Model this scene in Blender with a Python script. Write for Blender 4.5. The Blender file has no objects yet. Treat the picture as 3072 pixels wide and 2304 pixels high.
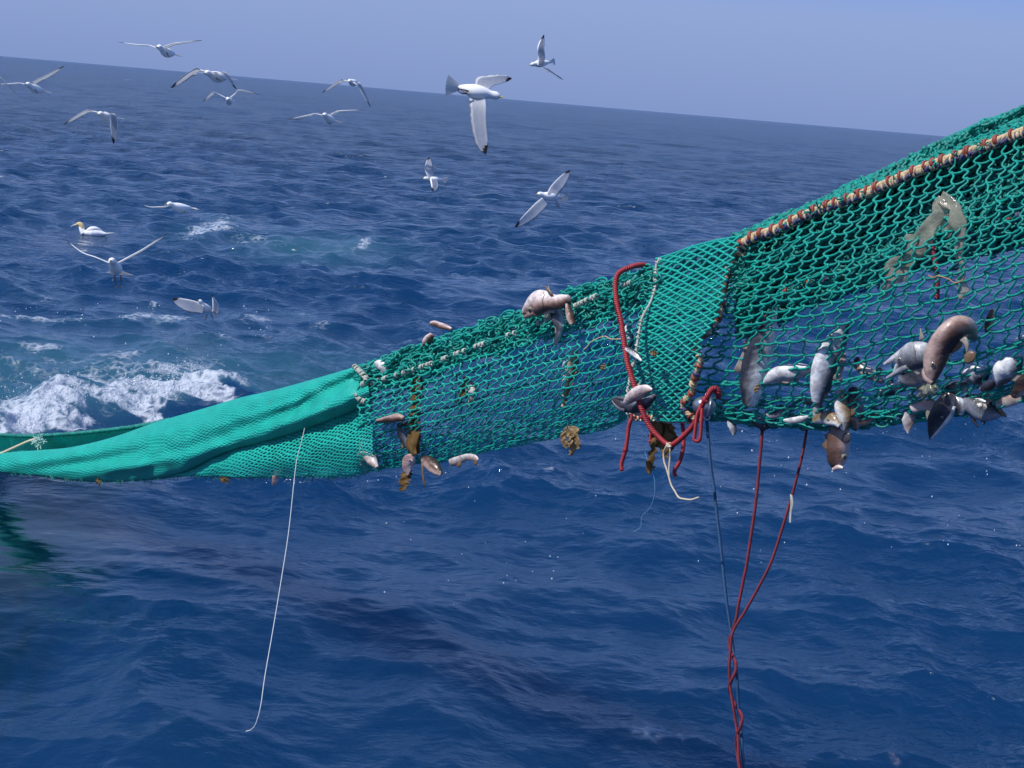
import bpy, math, random
import numpy as np
from mathutils import Vector, Matrix

rng = np.random.default_rng(7)
random.seed(7)
scn = bpy.context.scene

# ------------------------------------------------------------------ camera
F, CX, CY = 4220.0, 1536.0, 1152.0          # focal length and centre in photo pixels (3072 x 2304)
CAM = np.array([0.0, 0.0, 3.5])
ROLL, PITCH = math.atan(0.085), math.radians(11.4)
r0 = np.array([1.0, 0, 0]); f0 = np.array([0, math.cos(PITCH), -math.sin(PITCH)]); u0 = np.cross(r0, f0)
RT = math.cos(ROLL) * r0 + math.sin(ROLL) * u0
UP = -math.sin(ROLL) * r0 + math.cos(ROLL) * u0
FW = f0
cam_data = bpy.data.cameras.new('camera')
cam = bpy.data.objects.new('camera', cam_data)
scn.collection.objects.link(cam)
cam_data.sensor_width = 36.0
cam_data.lens = 36.0 * F / 3072.0
cam_data.clip_start = 0.1
cam_data.clip_end = 60000
M = Matrix.Identity(4)
for k in range(3):
    M[k][0], M[k][1], M[k][2], M[k][3] = RT[k], UP[k], -FW[k], CAM[k]
cam.matrix_world = M
scn.camera = cam

# ------------------------------------------------------------------ light
SUN = np.array([-0.52, -0.26, 0.82]); SUN /= np.linalg.norm(SUN)
sun_data = bpy.data.lights.new('sun', 'SUN')
sun_data.energy = 4.6
sun_data.angle = math.radians(0.53)
sun_data.color = (1.0, 0.965, 0.91)
sun = bpy.data.objects.new('sun', sun_data)
scn.collection.objects.link(sun)
sun.rotation_euler = Vector(SUN).to_track_quat('Z', 'Y').to_euler()
world = bpy.data.worlds.new('World')
scn.world = world
world.use_nodes = True
nt = world.node_tree
nt.nodes.clear()
w_out = nt.nodes.new('ShaderNodeOutputWorld')
w_bg = nt.nodes.new('ShaderNodeBackground')
sky = nt.nodes.new('ShaderNodeTexSky')
sky.sky_type = 'NISHITA'
sky.sun_disc = False
sky.sun_elevation = math.asin(SUN[2])
sky.sun_rotation = math.atan2(SUN[0], SUN[1])
sky.air_density = 1.0
sky.dust_density = 0.6
sky.ozone_density = 3.0
# a hazy violet-blue veil low over the sea (the sky itself, by elevation)
tc = nt.nodes.new('ShaderNodeTexCoord')
sep = nt.nodes.new('ShaderNodeSeparateXYZ')
ramp = nt.nodes.new('ShaderNodeValToRGB')
mix = nt.nodes.new('ShaderNodeMix'); mix.data_type = 'RGBA'
nt.links.new(tc.outputs['Generated'], sep.inputs[0])
nt.links.new(sep.outputs['Z'], ramp.inputs[0])
cr = ramp.color_ramp
SKYS = [(0.0, (2.15, 3.1, 6.0)), (0.07, (2.8, 3.8, 6.8)), (0.105, (2.2, 3.7, 7.9)), (0.2, (2.45, 3.9, 7.9)), (0.45, (1.7, 3.2, 7.2)), (1.0, (0.8, 1.7, 4.6))]
cr.elements[0].position, cr.elements[1].position = 0.0, 1.0
for i, (p, c) in enumerate(SKYS):
    e = cr.elements[0] if i == 0 else cr.elements[len(cr.elements) - 1] if i == len(SKYS) - 1 else cr.elements.new(p)
    e.color = (c[0] / 10, c[1] / 10, c[2] / 10, 1)
vm = nt.nodes.new('ShaderNodeVectorMath'); vm.operation = 'SCALE'
vm.inputs['Scale'].default_value = 10.0
nt.links.new(ramp.outputs[0], vm.inputs[0])
mix.inputs[0].default_value = 0.95
nt.links.new(sky.outputs[0], mix.inputs[6])
nt.links.new(vm.outputs[0], mix.inputs[7])
nt.links.new(mix.outputs[2], w_bg.inputs[0])
w_bg.inputs[1].default_value = 0.1
nt.links.new(w_bg.outputs[0], w_out.inputs[0])
scn.view_settings.view_transform = 'Standard'
scn.view_settings.look = 'None'
scn.view_settings.exposure = 0.0
scn.view_settings.gamma = 1.0
scn.render.engine = 'CYCLES'
scn.cycles.max_bounces = 8
scn.cycles.transparent_max_bounces = 16
scn.cycles.sample_clamp_indirect = 6.0

# ------------------------------------------------------------------ helpers
def W(x, y, d):
    """world point d metres deep that is seen at photo pixel x, y"""
    x, y, d = np.broadcast_arrays(np.asarray(x, float), np.asarray(y, float), np.asarray(d, float))
    return CAM + d[..., None] * (FW + ((x - CX) / F)[..., None] * RT - ((y - CY) / F)[..., None] * UP)
def ray_water(x, y, z=0.0):
    v = FW + (x - CX) / F * RT - (y - CY) / F * UP
    return CAM + v * ((z - CAM[2]) / v[2])
EYE_BASIS = [RT, UP, -FW]
def face(P):
    """right, up and towards-the-viewer axes at a place, for describing how a bird is turned"""
    t = (CAM - P) / np.linalg.norm(CAM - P); u = UP - (UP @ t) * t; u /= np.linalg.norm(u)
    EYE_BASIS[:] = [np.cross(u, t), u, t]
def camvec(r, u, t):
    v = r * EYE_BASIS[0] + u * EYE_BASIS[1] + t * EYE_BASIS[2]
    return v / np.linalg.norm(v)
def unit(v):
    return v / np.maximum(np.linalg.norm(v, axis=-1, keepdims=True), 1e-12)

ROOT = {}
def link(name, data, parent=None, loc=None):
    o = bpy.data.objects.new(name, data)
    scn.collection.objects.link(o)
    if parent is not None:
        o.parent = parent
        ROOT[o.name] = ROOT[parent.name]
    else:
        loc = np.zeros(3) if loc is None else np.asarray(loc, float)
        o.location = Vector(loc)
        ROOT[o.name] = loc
    return o
def tag(o, label=None, cat=None, group=None, kind=None):
    for k, v in (('label', label), ('category', cat), ('group', group), ('kind', kind)):
        if v: o[k] = v
    return o
def thing(name, loc, label, cat, group=None):
    o = link(name, None, None, loc)
    o.empty_display_size = 0.05
    return tag(o, label, cat, group)

# the net runs away from the boat: 4.7 m off at the right edge, 11 m off and almost in the water at the left
def D0(x): return 5.5 - 0.25 * np.asarray(x, float) / 1000.0
def K(x):
    x = np.clip(np.asarray(x, float), -450, 3350)
    return 1.0 / (0.0832 + 0.1296 * (x + 100) / 3172) / D0(x)
def Wn(x, y, d): return W(x, y, np.asarray(d, float) * K(x))  # nominal depth scaled about the camera, factor K by image column
NETK = [False]
def far_scale(P):  # thickness gets the same scaling about the camera as the depth
    if not NETK[0]: return 1.0
    v = np.asarray(P, float) - CAM
    return K(CX + F * (v @ RT) / (v @ FW))

class MB:
    """collects vertices and faces of one mesh (world coordinates)"""
    def __init__(s):
        s.V, s.Q, s.T, s.n = [], [], [], 0
        s.C, s.UV, s.qm, s.tm = [], [], [], []
    def add(s, V, Q=None, T=None, col=None, uv=None, m=0):
        V = np.asarray(V, float).reshape(-1, 3)
        if Q is not None and len(Q):
            Q = np.asarray(Q, int).reshape(-1, 4) + s.n; s.Q.append(Q); s.qm.append(np.broadcast_to(np.asarray(m), (len(Q),)))
        if T is not None and len(T):
            T = np.asarray(T, int).reshape(-1, 3) + s.n; s.T.append(T); s.tm.append(np.full(len(T), m if np.isscalar(m) else 0))
        s.V.append(V); s.n += len(V)
        s.C.append(np.broadcast_to(np.asarray((1, 1, 1) if col is None else col, float), (len(V), 3)))
        s.UV.append(np.zeros((len(V), 2)) if uv is None else np.asarray(uv, float).reshape(-1, 2))
    def build(s, name, mats, parent=None, smooth=True, label=None, attrs=None, use_uv=False, use_col=False):
        V = np.concatenate(s.V)
        Q = np.concatenate(s.Q) if s.Q else np.zeros((0, 4), int)
        T = np.concatenate(s.T) if s.T else np.zeros((0, 3), int)
        mi = np.concatenate([np.concatenate(s.qm) if s.qm else np.zeros(0, int), np.concatenate(s.tm) if s.tm else np.zeros(0, int)]).astype(np.int32)
        loc = ROOT[parent.name] if parent is not None else V.mean(0)
        me = bpy.data.meshes.new(name)
        me.vertices.add(len(V)); me.vertices.foreach_set('co', (V - loc).astype(np.float32).ravel())
        lv = np.concatenate([Q.ravel(), T.ravel()]).astype(np.int32)
        me.loops.add(len(lv)); me.loops.foreach_set('vertex_index', lv)
        nf = len(Q) + len(T)
        me.polygons.add(nf)
        st = np.concatenate([np.arange(len(Q)) * 4, len(Q) * 4 + np.arange(len(T)) * 3]).astype(np.int32)
        me.polygons.foreach_set('loop_start', st)
        me.polygons.foreach_set('material_index', mi)
        me.update(calc_edges=True)
        me.polygons.foreach_set('use_smooth', np.full(nf, smooth))
        for m in (mats if isinstance(mats, (list, tuple)) else [mats]): me.materials.append(m)
        if use_uv:
            ul = me.uv_layers.new(name='UVMap'); ul.data.foreach_set('uv', np.concatenate(s.UV)[lv].astype(np.float32).ravel())
        if use_col:
            at = me.attributes.new('Col', 'FLOAT_COLOR', 'POINT')
            at.data.foreach_set('color', np.concatenate([np.concatenate(s.C), np.ones((len(V), 1))], 1).astype(np.float32).ravel())
        for k, a in (attrs or {}).items():
            at = me.attributes.new(k, 'FLOAT', 'POINT'); at.data.foreach_set('value', np.asarray(a, np.float32))
        me.validate()
        o = link(name, me, parent, None if parent is not None else loc)
        if label: o['label'] = label
        return o

def grid_quads(nr, nc, wrap=False):
    i = np.arange(nr - 1)[:, None]; j = np.arange(nc if wrap else nc - 1)[None, :]
    a = i * nc + j; b = i * nc + (j + 1) % nc
    return np.stack([a, b, b + nc, a + nc], -1).reshape(-1, 4)

def curve(pts, n):
    """smooth Catmull-Rom resampling, even in arc length"""
    P = np.asarray(pts, float)
    E = np.concatenate([[2 * P[0] - P[1]], P, [2 * P[-1] - P[-2]]])
    out = []
    t = np.linspace(0, 1, 12, endpoint=False)[:, None]
    for i in range(1, len(E) - 2):
        a, b, c, d = E[i - 1], E[i], E[i + 1], E[i + 2]
        out.append(0.5 * (2 * b + (c - a) * t + (2 * a - 5 * b + 4 * c - d) * t ** 2 + (3 * b - a - 3 * c + d) * t ** 3))
    out.append(P[-1:])
    C = np.concatenate(out)
    L = np.concatenate([[0], np.cumsum(np.linalg.norm(np.diff(C, axis=0), axis=1))])
    s = np.linspace(0, L[-1], n)
    return np.stack([np.interp(s, L, C[:, k]) for k in range(C.shape[1])], -1)

def tubes(mb, A, r, sides=6, col=None, m=0, cap=True):
    """sweep many strands at once: A (strands, points, 3), r radius (broadcast to strands, points)"""
    A = np.asarray(A, float)
    if A.ndim == 2: A = A[None]
    S, N, _ = A.shape
    r = np.broadcast_to(np.asarray(r, float), (S, N)) * far_scale(A)
    T = unit(np.gradient(A, axis=1))
    ref = np.broadcast_to(FW, T.shape).copy()
    bad = np.abs((T * ref).sum(-1)) > 0.96
    ref[bad] = UP
    X = unit(np.cross(T, ref)); Y = np.cross(X, T)
    a = np.linspace(0, 2 * math.pi, sides, endpoint=False)
    V = A[:, :, None, :] + r[:, :, None, None] * (np.cos(a)[:, None] * X[:, :, None, :] + np.sin(a)[:, None] * Y[:, :, None, :])
    q = grid_quads(N, sides, True)
    Q = (q[None] + (np.arange(S) * N * sides)[:, None, None]).reshape(-1, 4)
    mb.add(V.reshape(-1, 3), Q, col=col, m=m)
    if cap:
        for e in (0, N - 1):
            c = A[:, e]
            base = V[:, e].reshape(-1, 3)
            Vc = np.concatenate([base, c])
            k = np.arange(S)[:, None] * sides; j = np.arange(sides)[None]
            tri = np.stack([k + j, k + (j + 1) % sides, np.broadcast_to(S * sides + np.arange(S)[:, None], (S, sides))], -1).reshape(-1, 3)
            if e == 0: tri = tri[:, ::-1]
            mb.add(Vc, T=tri, col=col, m=m)

ICO_V = unit(np.array([(0, 1, 1.618), (0, -1, 1.618), (0, 1, -1.618), (0, -1, -1.618), (1, 1.618, 0), (-1, 1.618, 0), (1, -1.618, 0), (-1, -1.618, 0), (1.618, 0, 1), (-1.618, 0, 1), (1.618, 0, -1), (-1.618, 0, -1)], float))
ICO_T = np.array([(0, 1, 8), (0, 8, 4), (0, 4, 5), (0, 5, 9), (0, 9, 1), (1, 6, 8), (8, 6, 10), (8, 10, 4), (4, 10, 2), (4, 2, 5), (5, 2, 11), (5, 11, 9), (9, 11, 7), (9, 7, 1), (1, 7, 6), (3, 6, 7), (3, 10, 6), (3, 2, 10), (3, 11, 2), (3, 7, 11)])
def balls(mb, P, r, squash=None, m=0, col=None):
    P = np.asarray(P, float).reshape(-1, 3); n = len(P)
    r = np.broadcast_to(np.asarray(r, float), (n,)) * far_scale(P)
    V = P[:, None] + r[:, None, None] * ICO_V[None] * (1 if squash is None else np.asarray(squash))
    T = (ICO_T[None] + (np.arange(n) * 12)[:, None, None]).reshape(-1, 3)
    mb.add(V.reshape(-1, 3), T=T, m=m, col=col)
def ellipsoid(mb, c, ax, ay, az, nu=16, nv=10, m=0, col=None):
    th = np.linspace(0, math.pi, nv)[:, None]; ph = np.linspace(0, 2 * math.pi, nu, endpoint=False)[None]
    V = c + (np.sin(th) * np.cos(ph))[..., None] * ax + (np.sin(th) * np.sin(ph))[..., None] * ay + (np.cos(th) * np.ones_like(ph))[..., None] * az
    mb.add(V.reshape(-1, 3), grid_quads(nv, nu, True), m=m, col=col)

# ------------------------------------------------------------------ materials
def material(name, base, rough=0.5, spec=0.5, metal=0.0, noise=None, bump=None, alpha=None, vcol=False, trans=0.0, coat=0.0, sheen=None, sss=0.0):
    """noise=(scale, colour2, amount)  bump=(scale, strength, distance)"""
    m = bpy.data.materials.new(name); m.use_nodes = True
    n = m.node_tree; b = n.nodes['Principled BSDF']
    b.inputs['Roughness'].default_value = rough
    b.inputs['Specular IOR Level'].default_value = spec
    b.inputs['Metallic'].default_value = metal
    b.inputs['Coat Weight'].default_value = coat
    b.inputs['Coat Roughness'].default_value = 0.12
    if sss:
        b.inputs['Subsurface Weight'].default_value = sss
        b.inputs['Subsurface Radius'].default_value = (0.02, 0.012, 0.008)
        b.inputs['Subsurface Scale'].default_value = 0.5
    if alpha is not None: b.inputs['Alpha'].default_value = alpha
    t = n.nodes.new('ShaderNodeTexCoord')
    src = None
    if vcol:
        a = n.nodes.new('ShaderNodeAttribute'); a.attribute_name = 'Col'; src = a.outputs['Color']
    if noise:
        nz = n.nodes.new('ShaderNodeTexNoise'); nz.inputs['Scale'].default_value = noise[0]; nz.inputs['Detail'].default_value = 5
        n.links.new(t.outputs['Object'], nz.inputs['Vector'])
        rp = n.nodes.new('ShaderNodeMapRange'); rp.inputs[1].default_value = 0.38; rp.inputs[2].default_value = 0.66
        n.links.new(nz.outputs[0], rp.inputs[0])
        mu = n.nodes.new('ShaderNodeMath'); mu.operation = 'MULTIPLY'; mu.inputs[1].default_value = noise[2]
        n.links.new(rp.outputs[0], mu.inputs[0])
        mx = n.nodes.new('ShaderNodeMix'); mx.data_type = 'RGBA'
        n.links.new(mu.outputs[0], mx.inputs[0])
        if src is not None: n.links.new(src, mx.inputs[6])
        else: mx.inputs[6].default_value = (*base, 1)
        mx.inputs[7].default_value = (*noise[1], 1)
        src = mx.outputs[2]
    if src is not None: n.links.new(src, b.inputs['Base Color'])
    else: b.inputs['Base Color'].default_value = (*base, 1)
    if bump:
        nb = n.nodes.new('ShaderNodeTexNoise'); nb.inputs['Scale'].default_value = bump[0]; nb.inputs['Detail'].default_value = 4
        n.links.new(t.outputs['Object'], nb.inputs['Vector'])
        bp = n.nodes.new('ShaderNodeBump'); bp.inputs['Strength'].default_value = bump[1]; bp.inputs['Distance'].default_value = bump[2]
        n.links.new(nb.outputs[0], bp.inputs['Height']); n.links.new(bp.outputs[0], b.inputs['Normal'])
    if trans:
        tr = n.nodes.new('ShaderNodeBsdfTranslucent')
        if src is not None: n.links.new(src, tr.inputs[0])
        else: tr.inputs[0].default_value = (*base, 1)
        ms = n.nodes.new('ShaderNodeMixShader'); ms.inputs[0].default_value = trans
        n.links.new(b.outputs[0], ms.inputs[1]); n.links.new(tr.outputs[0], ms.inputs[2])
        n.links.new(ms.outputs[0], n.nodes['Material Output'].inputs[0])
    return m

# ------------------------------------------------------------------ sea
NW = 230
wl = np.exp(np.linspace(math.log(0.11), math.log(8.5), NW)) * rng.uniform(0.94, 1.06, NW)
wk = 2 * math.pi / wl
wdir = math.radians(-97) + np.clip(rng.normal(0, 1.0, NW) * np.where(wl < 2.2, 0.88, 0.5), -1.9, 1.9)
ws = 0.0195 * np.where(wl > 3.0, 0.55, 1.0) * np.where(wl < 1.8, 1.9, 1.0) * np.where((wl < 2.4) & (wl > 0.3), 1.3, 1.0)
wa = ws / wk
wph = rng.uniform(0, 2 * math.pi, NW)
def lowfreq(x, y, s, seed, n=7):
    g = np.random.default_rng(seed); v = np.zeros_like(x)
    for i in range(n):
        a = g.uniform(0, 6.283); k = 2 * math.pi / (s * g.uniform(0.6, 1.6))
        v += np.sin(k * (x * math.cos(a) + y * math.sin(a)) + g.uniform(0, 6.283))
    return v / math.sqrt(n / 2)

# foam: crests and patches, fixed to the water (world metres)
def wpts(pl): return np.array([ray_water(x, y)[:2] for x, y in pl])
FOAM_CREST = wpts([(-420, 1300), (-250, 1290), (-100, 1275), (0, 1266), (70, 1258), (140, 1250), (210, 1236), (290, 1224), (370, 1216), (450, 1204), (520, 1188), (575, 1172)])
PATCHES = [  # pixel x, y, half width px, half depth px, foam, aeration
    (628, 690, 62, 26, 0.80, 0.5), (760, 718, 60, 9, 0.5, 0.5), (830, 732, 50, 8, 0.45, 0.6), (960, 742, 140, 26, 0.1, 1.0), (1088, 737, 18, 16, 0.75, 0.4),
    (420, 948, 40, 22, 0.80, 0.5), (510, 952, 55, 18, 0.75, 0.6), (470, 905, 12, 12, 0.45, 0.3), (760, 945, 60, 13, 0.55, 0.3), (890, 928, 50, 7, 0.42, 0.3), (960, 965, 40, 10, 0.42, 0.2),
    (100, 955, 110, 9, 0.55, 0.4), (210, 962, 60, 7, 0.5, 0.3), (130, 885, 70, 10, 0.36, 0.2), (20, 860, 40, 8, 0.35, 0.2), (250, 915, 40, 6, 0.35, 0.1),
    (680, 1032, 40, 12, 0.55, 0.2), (790, 1005, 20, 10, 0.5, 0.2), (860, 990, 30, 6, 0.4, 0.1), (345, 1080, 60, 16, 0.66, 0.7), (600, 1105, 70, 12, 0.42, 0.4), (110, 1065, 110, 10, 0.60, 0.7),
    (90, 1120, 240, 60, 0.34, 1.0), (330, 1135, 150, 34, 0.50, 0.9), (500, 1140, 110, 30, 0.52, 0.6), (590, 1120, 55, 30, 0.50, 0.3), (480, 1060, 60, 10, 0.33, 0.4),
    (1960, 2190, 70, 40, 0.42, 0.08), (2090, 2215, 60, 25, 0.40, 0.06), (1640, 1418, 50, 6, 0.34, 0), (1500, 1390, 40, 5, 0.3, 0),
    (440, 236, 12, 2, 0.6, 0), (385, 240, 5, 1, 0.5, 0), (960, 235, 8, 1.5, 0.45, 0)]

# the sheet: rings round the point below the camera, fine where the picture looks
th = np.concatenate([np.linspace(-180, -62, 50), np.linspace(-60, -28, 120), np.linspace(-27.8, 27.8, 700), np.linspace(28, 60, 120), np.linspace(62, 180, 50)])
th = np.radians(th)
rad = [2.0]
while rad[-1] < 420:
    r = rad[-1]
    px = r * r / 4925.0                       # depth of one picture row here
    step = max(0.028, min(px * 0.9, 0.0085 * r)) if r > 6.2 else 0.12
    rad.append(r + step)
rad += list(np.geomspace(450, 40000, 26))
rad = np.array(rad)
RR, TT = np.meshgrid(rad, th, indexing='ij')
X0 = RR * np.sin(TT); Y0 = RR * np.cos(TT)
step = np.gradient(rad)
dth = np.gradient(th)
spc = np.maximum(step[:, None] + 0 * TT, RR * dth[None, :] * 0.8)
slick = 0.5 + 0.5 * np.tanh(1.5 * lowfreq(X0 * 0.55, Y0, 6.0, 3) + 0.6 * lowfreq(X0, Y0, 19.0, 5) + 0.9 * np.clip((17 - RR) / 6, -0.9, 1) * np.clip((2.0 - X0) / 2.5, -1, 1) - 0.55)   # 1 = smooth wake water
slick = np.clip(slick, 0, 1)
# waves damped at the left to bring out the net's dark reflection
lc = ray_water(90, 1620)
lee = np.exp(-(((X0 - lc[0]) / 1.05) ** 2 + ((Y0 - lc[1]) / 2.1) ** 2) ** 1.5)
slick = slick + (1.5 - slick) * lee
# the net's dark reflection and shade at the left, painted into the water colour
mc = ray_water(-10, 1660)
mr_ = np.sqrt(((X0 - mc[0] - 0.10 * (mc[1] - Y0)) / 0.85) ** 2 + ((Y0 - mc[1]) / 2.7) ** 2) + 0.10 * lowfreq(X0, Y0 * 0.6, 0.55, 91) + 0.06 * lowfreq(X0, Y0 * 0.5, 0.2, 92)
net_shade = np.clip((1.3 - mr_) / 0.9, 0, 1)
Z = np.zeros_like(X0); DX = np.zeros_like(X0); DY = np.zeros_like(X0)
Xf, Yf = X0, Y0
act = (np.abs(TT) < math.radians(61))
for i in range(NW):
    fil = np.clip((wl[i] / spc - 1.5) / 1.3, 0, 1)
    rows = np.where(fil.max(1) > 0)[0]
    if not len(rows): continue
    a, b = rows[0], rows[-1] + 1
    f_ = fil[a:b] * act[a:b] * wa[i]
    if wl[i] < 1.1: f_ = f_ * (1 - 0.55 * np.minimum(slick[a:b], 1))
    elif wl[i] < 2.2: f_ = f_ * (1 - 0.3 * np.minimum(slick[a:b], 1))
    cx, cy = math.cos(wdir[i]), math.sin(wdir[i])
    ph = wk[i] * (Xf[a:b] * cx + Yf[a:b] * cy) + wph[i]
    s_, c_ = np.sin(ph), np.cos(ph)
    Z[a:b] += f_ * s_
    DX[a:b] += 0.95 * f_ * cx * c_
    DY[a:b] += 0.95 * f_ * cy * c_
gan = ray_water(272, 705)
Z *= 1 - 0.78 * lee; DX *= 1 - 0.78 * lee; DY *= 1 - 0.78 * lee
flat_ = 1 - 0.9 * np.exp(-((X0 - gan[0]) / 1.6) ** 2 - ((Y0 - gan[1] + 1.5) / 4.0) ** 2)
Z *= flat_
foam = np.zeros_like(X0); aer = np.zeros_like(X0)
near = (RR < 45) & (np.abs(TT) < 0.7)
xi, yi = X0[near], Y0[near]
# the breaking crest
best = np.full(xi.shape, 1e9); sgn = np.zeros_like(xi)
CP = curve(FOAM_CREST, 90)
for p in range(len(CP)):
    dx = xi - CP[p, 0]; dy = yi - CP[p, 1]
    d = dx * dx + dy * dy
    m_ = d < best
    best[m_] = d[m_]; sgn[m_] = dy[m_]
dist = np.sqrt(best) * np.sign(sgn)            # + is beyond the crest
wob = 0.16 * lowfreq(xi, yi, 0.9, 11) + 0.07 * lowfreq(xi, yi, 0.35, 12)
fd = dist + wob
band = np.exp(-np.where(fd < 0, (fd / 0.36) ** 4, (fd / 0.62) ** 2))
ridge = np.exp(-np.where(dist < 0, (dist / 0.30) ** 2, (dist / 0.75) ** 2))
fo = 1.0 * band
ae = np.exp(-np.where(dist < 0, (dist / 0.3) ** 2, (dist / 3.2) ** 2)) * 0.9
zz = ridge * (0.15 + 0.03 * lowfreq(xi, yi, 0.9, 21) + 0.008 * lowfreq(xi, yi, 0.25, 22))
for (px, py, hw, hd, ff, aa) in PATCHES:
    c = ray_water(px, py); ex = ray_water(px + hw, py + hw * 0.085); ey = ray_water(px, py - hd); R_ = math.hypot(c[0], c[1])
    if R_ > 44: continue
    sx = np.linalg.norm(ex - c); sy = max(np.linalg.norm(ey - c), 0.1)
    ax = unit((ex - c)[:2]); ay = np.array([-ax[1], ax[0]])
    dx, dy = xi - c[0], yi - c[1]
    uu = (dx * ax[0] + dy * ax[1]) / sx; vv = (dx * ay[0] + dy * ay[1]) / sy
    g = np.exp(-(uu * uu + vv * vv) ** 1.3 * 0.9)
    fo = np.maximum(fo, ff * g); ae = np.maximum(ae, aa * np.exp(-(uu * uu + vv * vv) * 0.45))
    if ff > 0.5: zz = zz + 0.05 * g
g_f = foam; g_f[near] = fo; aer[near] = ae
rough_water = 0.012 * lowfreq(xi, yi, 0.28, 31) + 0.007 * lowfreq(xi, yi, 0.13, 32)
Z[near] += zz + rough_water * np.clip(fo, 0, 1)
far = ray_water(440, 236), ray_water(388, 240), ray_water(1012, 262)
for c in far:
    foam = np.maximum(foam, 0.95 * np.exp(-((X0 - c[0]) / 1.0) ** 2 - ((Y0 - c[1]) / 6.0) ** 2))
mb = MB()
mb.add(np.stack([X0 + DX, Y0 + DY, Z], -1).reshape(-1, 3), grid_quads(len(rad), len(th))[:, ::-1])
nV = len(th)
mb.add(np.concatenate([np.stack([X0[0], Y0[0], Z[0]], -1), [[0, 0, 0]]]), T=np.stack([np.arange(nV - 1), np.arange(1, nV), np.full(nV - 1, nV)], -1)[:, ::-1])
pad = np.zeros(nV + 1)

def sea_material():
    m = bpy.data.materials.new('sea_water'); m.use_nodes = True
    n = m.node_tree; L = n.links; b = n.nodes['Principled BSDF']; out = n.nodes['Material Output']
    def N(t, **k):
        x = n.nodes.new(t)
        for a, v in k.items(): setattr(x, a, v)
        return x
    geo = N('ShaderNodeTexCoord')
    def attr(nm):
        a = N('ShaderNodeAttribute'); a.attribute_name = nm; return a.outputs['Fac']
    def math_(op, a, c=None, clamp=False):
        x = N('ShaderNodeMath', operation=op, use_clamp=clamp)
        for k, v in enumerate((a, c)):
            if v is None: continue
            if isinstance(v, (int, float)): x.inputs[k].default_value = v
            else: L.new(v, x.inputs[k])
        return x.outputs[0]
    def noise(scale, detail, sx=1, sy=1, rough=0.55):
        mp = N('ShaderNodeMapping'); mp.inputs['Scale'].default_value = (sx, sy, 1)
        L.new(geo.outputs['Object'], mp.inputs[0])
        z = N('ShaderNodeTexNoise'); z.inputs['Scale'].default_value = scale; z.inputs['Detail'].default_value = detail; z.inputs['Roughness'].default_value = rough
        L.new(mp.outputs[0], z.inputs['Vector'])
        return z.outputs[0]
    b.inputs['IOR'].default_value = 1.333
    b.subsurface_method = 'BURLEY'              # light wells up from metres of water, so shadows on it are soft
    b.inputs['Subsurface Weight'].default_value = 1.0
    b.inputs['Subsurface Radius'].default_value = (2.0, 2.0, 2.2)
    b.inputs['Subsurface Scale'].default_value = 1.4
    L.new(math_('MULTIPLY_ADD', attr('far'), 0.13), b.inputs['Roughness'])
    b.inputs['Roughness'].links[0].from_node.inputs[2].default_value = 0.04
    cm = N('ShaderNodeMix', data_type='RGBA')
    L.new(math_('MULTIPLY', attr('aer'), math_('MULTIPLY_ADD', noise(1.2, 3), 1.6), True), cm.inputs[0])
    cm.inputs[6].default_value = (0.003, 0.027, 0.082, 1)
    cm.inputs[7].default_value = (0.022, 0.078, 0.125, 1)
    cs = N('ShaderNodeMix', data_type='RGBA'); L.new(attr('net_shade'), cs.inputs[0]); L.new(cm.outputs[2], cs.inputs[6]); cs.inputs[7].default_value = (0.0008, 0.014, 0.026, 1)
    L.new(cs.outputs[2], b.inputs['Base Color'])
    # small ripples, weaker in the smooth wake water
    calm = math_('SUBTRACT', 1.0, math_('MULTIPLY', attr('slick'), 0.62))
    h = math_('ADD', math_('MULTIPLY', noise(5.0, 4, 0.7, 1.0), 1.0), math_('MULTIPLY', noise(19.0, 3, 0.7, 1.0), 0.5))
    def ridged(scale, sx, sy):
        return math_('SUBTRACT', 1.0, math_('MULTIPLY', math_('ABSOLUTE', math_('SUBTRACT', noise(scale, 2, sx, sy), 0.5)), 3.2))
    h = math_('ADD', h, math_('ADD', math_('MULTIPLY', ridged(2.6, 0.6, 1.0), 0.62), math_('MULTIPLY', ridged(6.5, 0.65, 1.0), 0.30)))
    h = math_('ADD', h, math_('MULTIPLY', math_('MULTIPLY', noise(1.0, 6, 2.2, 11.0, 0.6), 0.55), math_('MULTIPLY', attr('slick'), math_('SUBTRACT', 1.0, math_('MULTIPLY', attr('far'), 6.0), True))))
    bp = N('ShaderNodeBump'); bp.inputs['Distance'].default_value = 0.085
    L.new(math_('MULTIPLY', calm, 0.56), bp.inputs['Strength'])
    L.new(h, bp.inputs['Height'])
    bq = N('ShaderNodeBump'); bq.inputs['Distance'].default_value = 2.2
    L.new(attr('far'), bq.inputs['Strength'])
    L.new(math_('ADD', math_('MULTIPLY', noise(0.55, 5, 0.55, 1.0, 0.62), 0.9), math_('MULTIPLY', noise(2.6, 3, 0.55, 1.0), 0.22)), bq.inputs['Height'])
    L.new(bq.outputs[0], bp.inputs['Normal']); L.new(bp.outputs[0], b.inputs['Normal'])
    # foam
    fb = N('ShaderNodeBsdfPrincipled')
    fb.inputs['Base Color'].default_value = (0.55, 0.60, 0.69, 1); fb.inputs['Roughness'].default_value = 0.35
    fbp = N('ShaderNodeBump'); fbp.inputs['Strength'].default_value = 1.0; fbp.inputs['Distance'].default_value = 0.035
    L.new(math_('ADD', noise(9.0, 6, 1, 1, 0.7), noise(34.0, 3)), fbp.inputs['Height']); L.new(fbp.outputs[0], fb.inputs['Normal'])
    vor = N('ShaderNodeTexVoronoi', feature='DISTANCE_TO_EDGE'); vor.inputs['Scale'].default_value = 9.0
    dm = N('ShaderNodeMix', data_type='RGBA'); dm.inputs[0].default_value = 0.06
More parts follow.
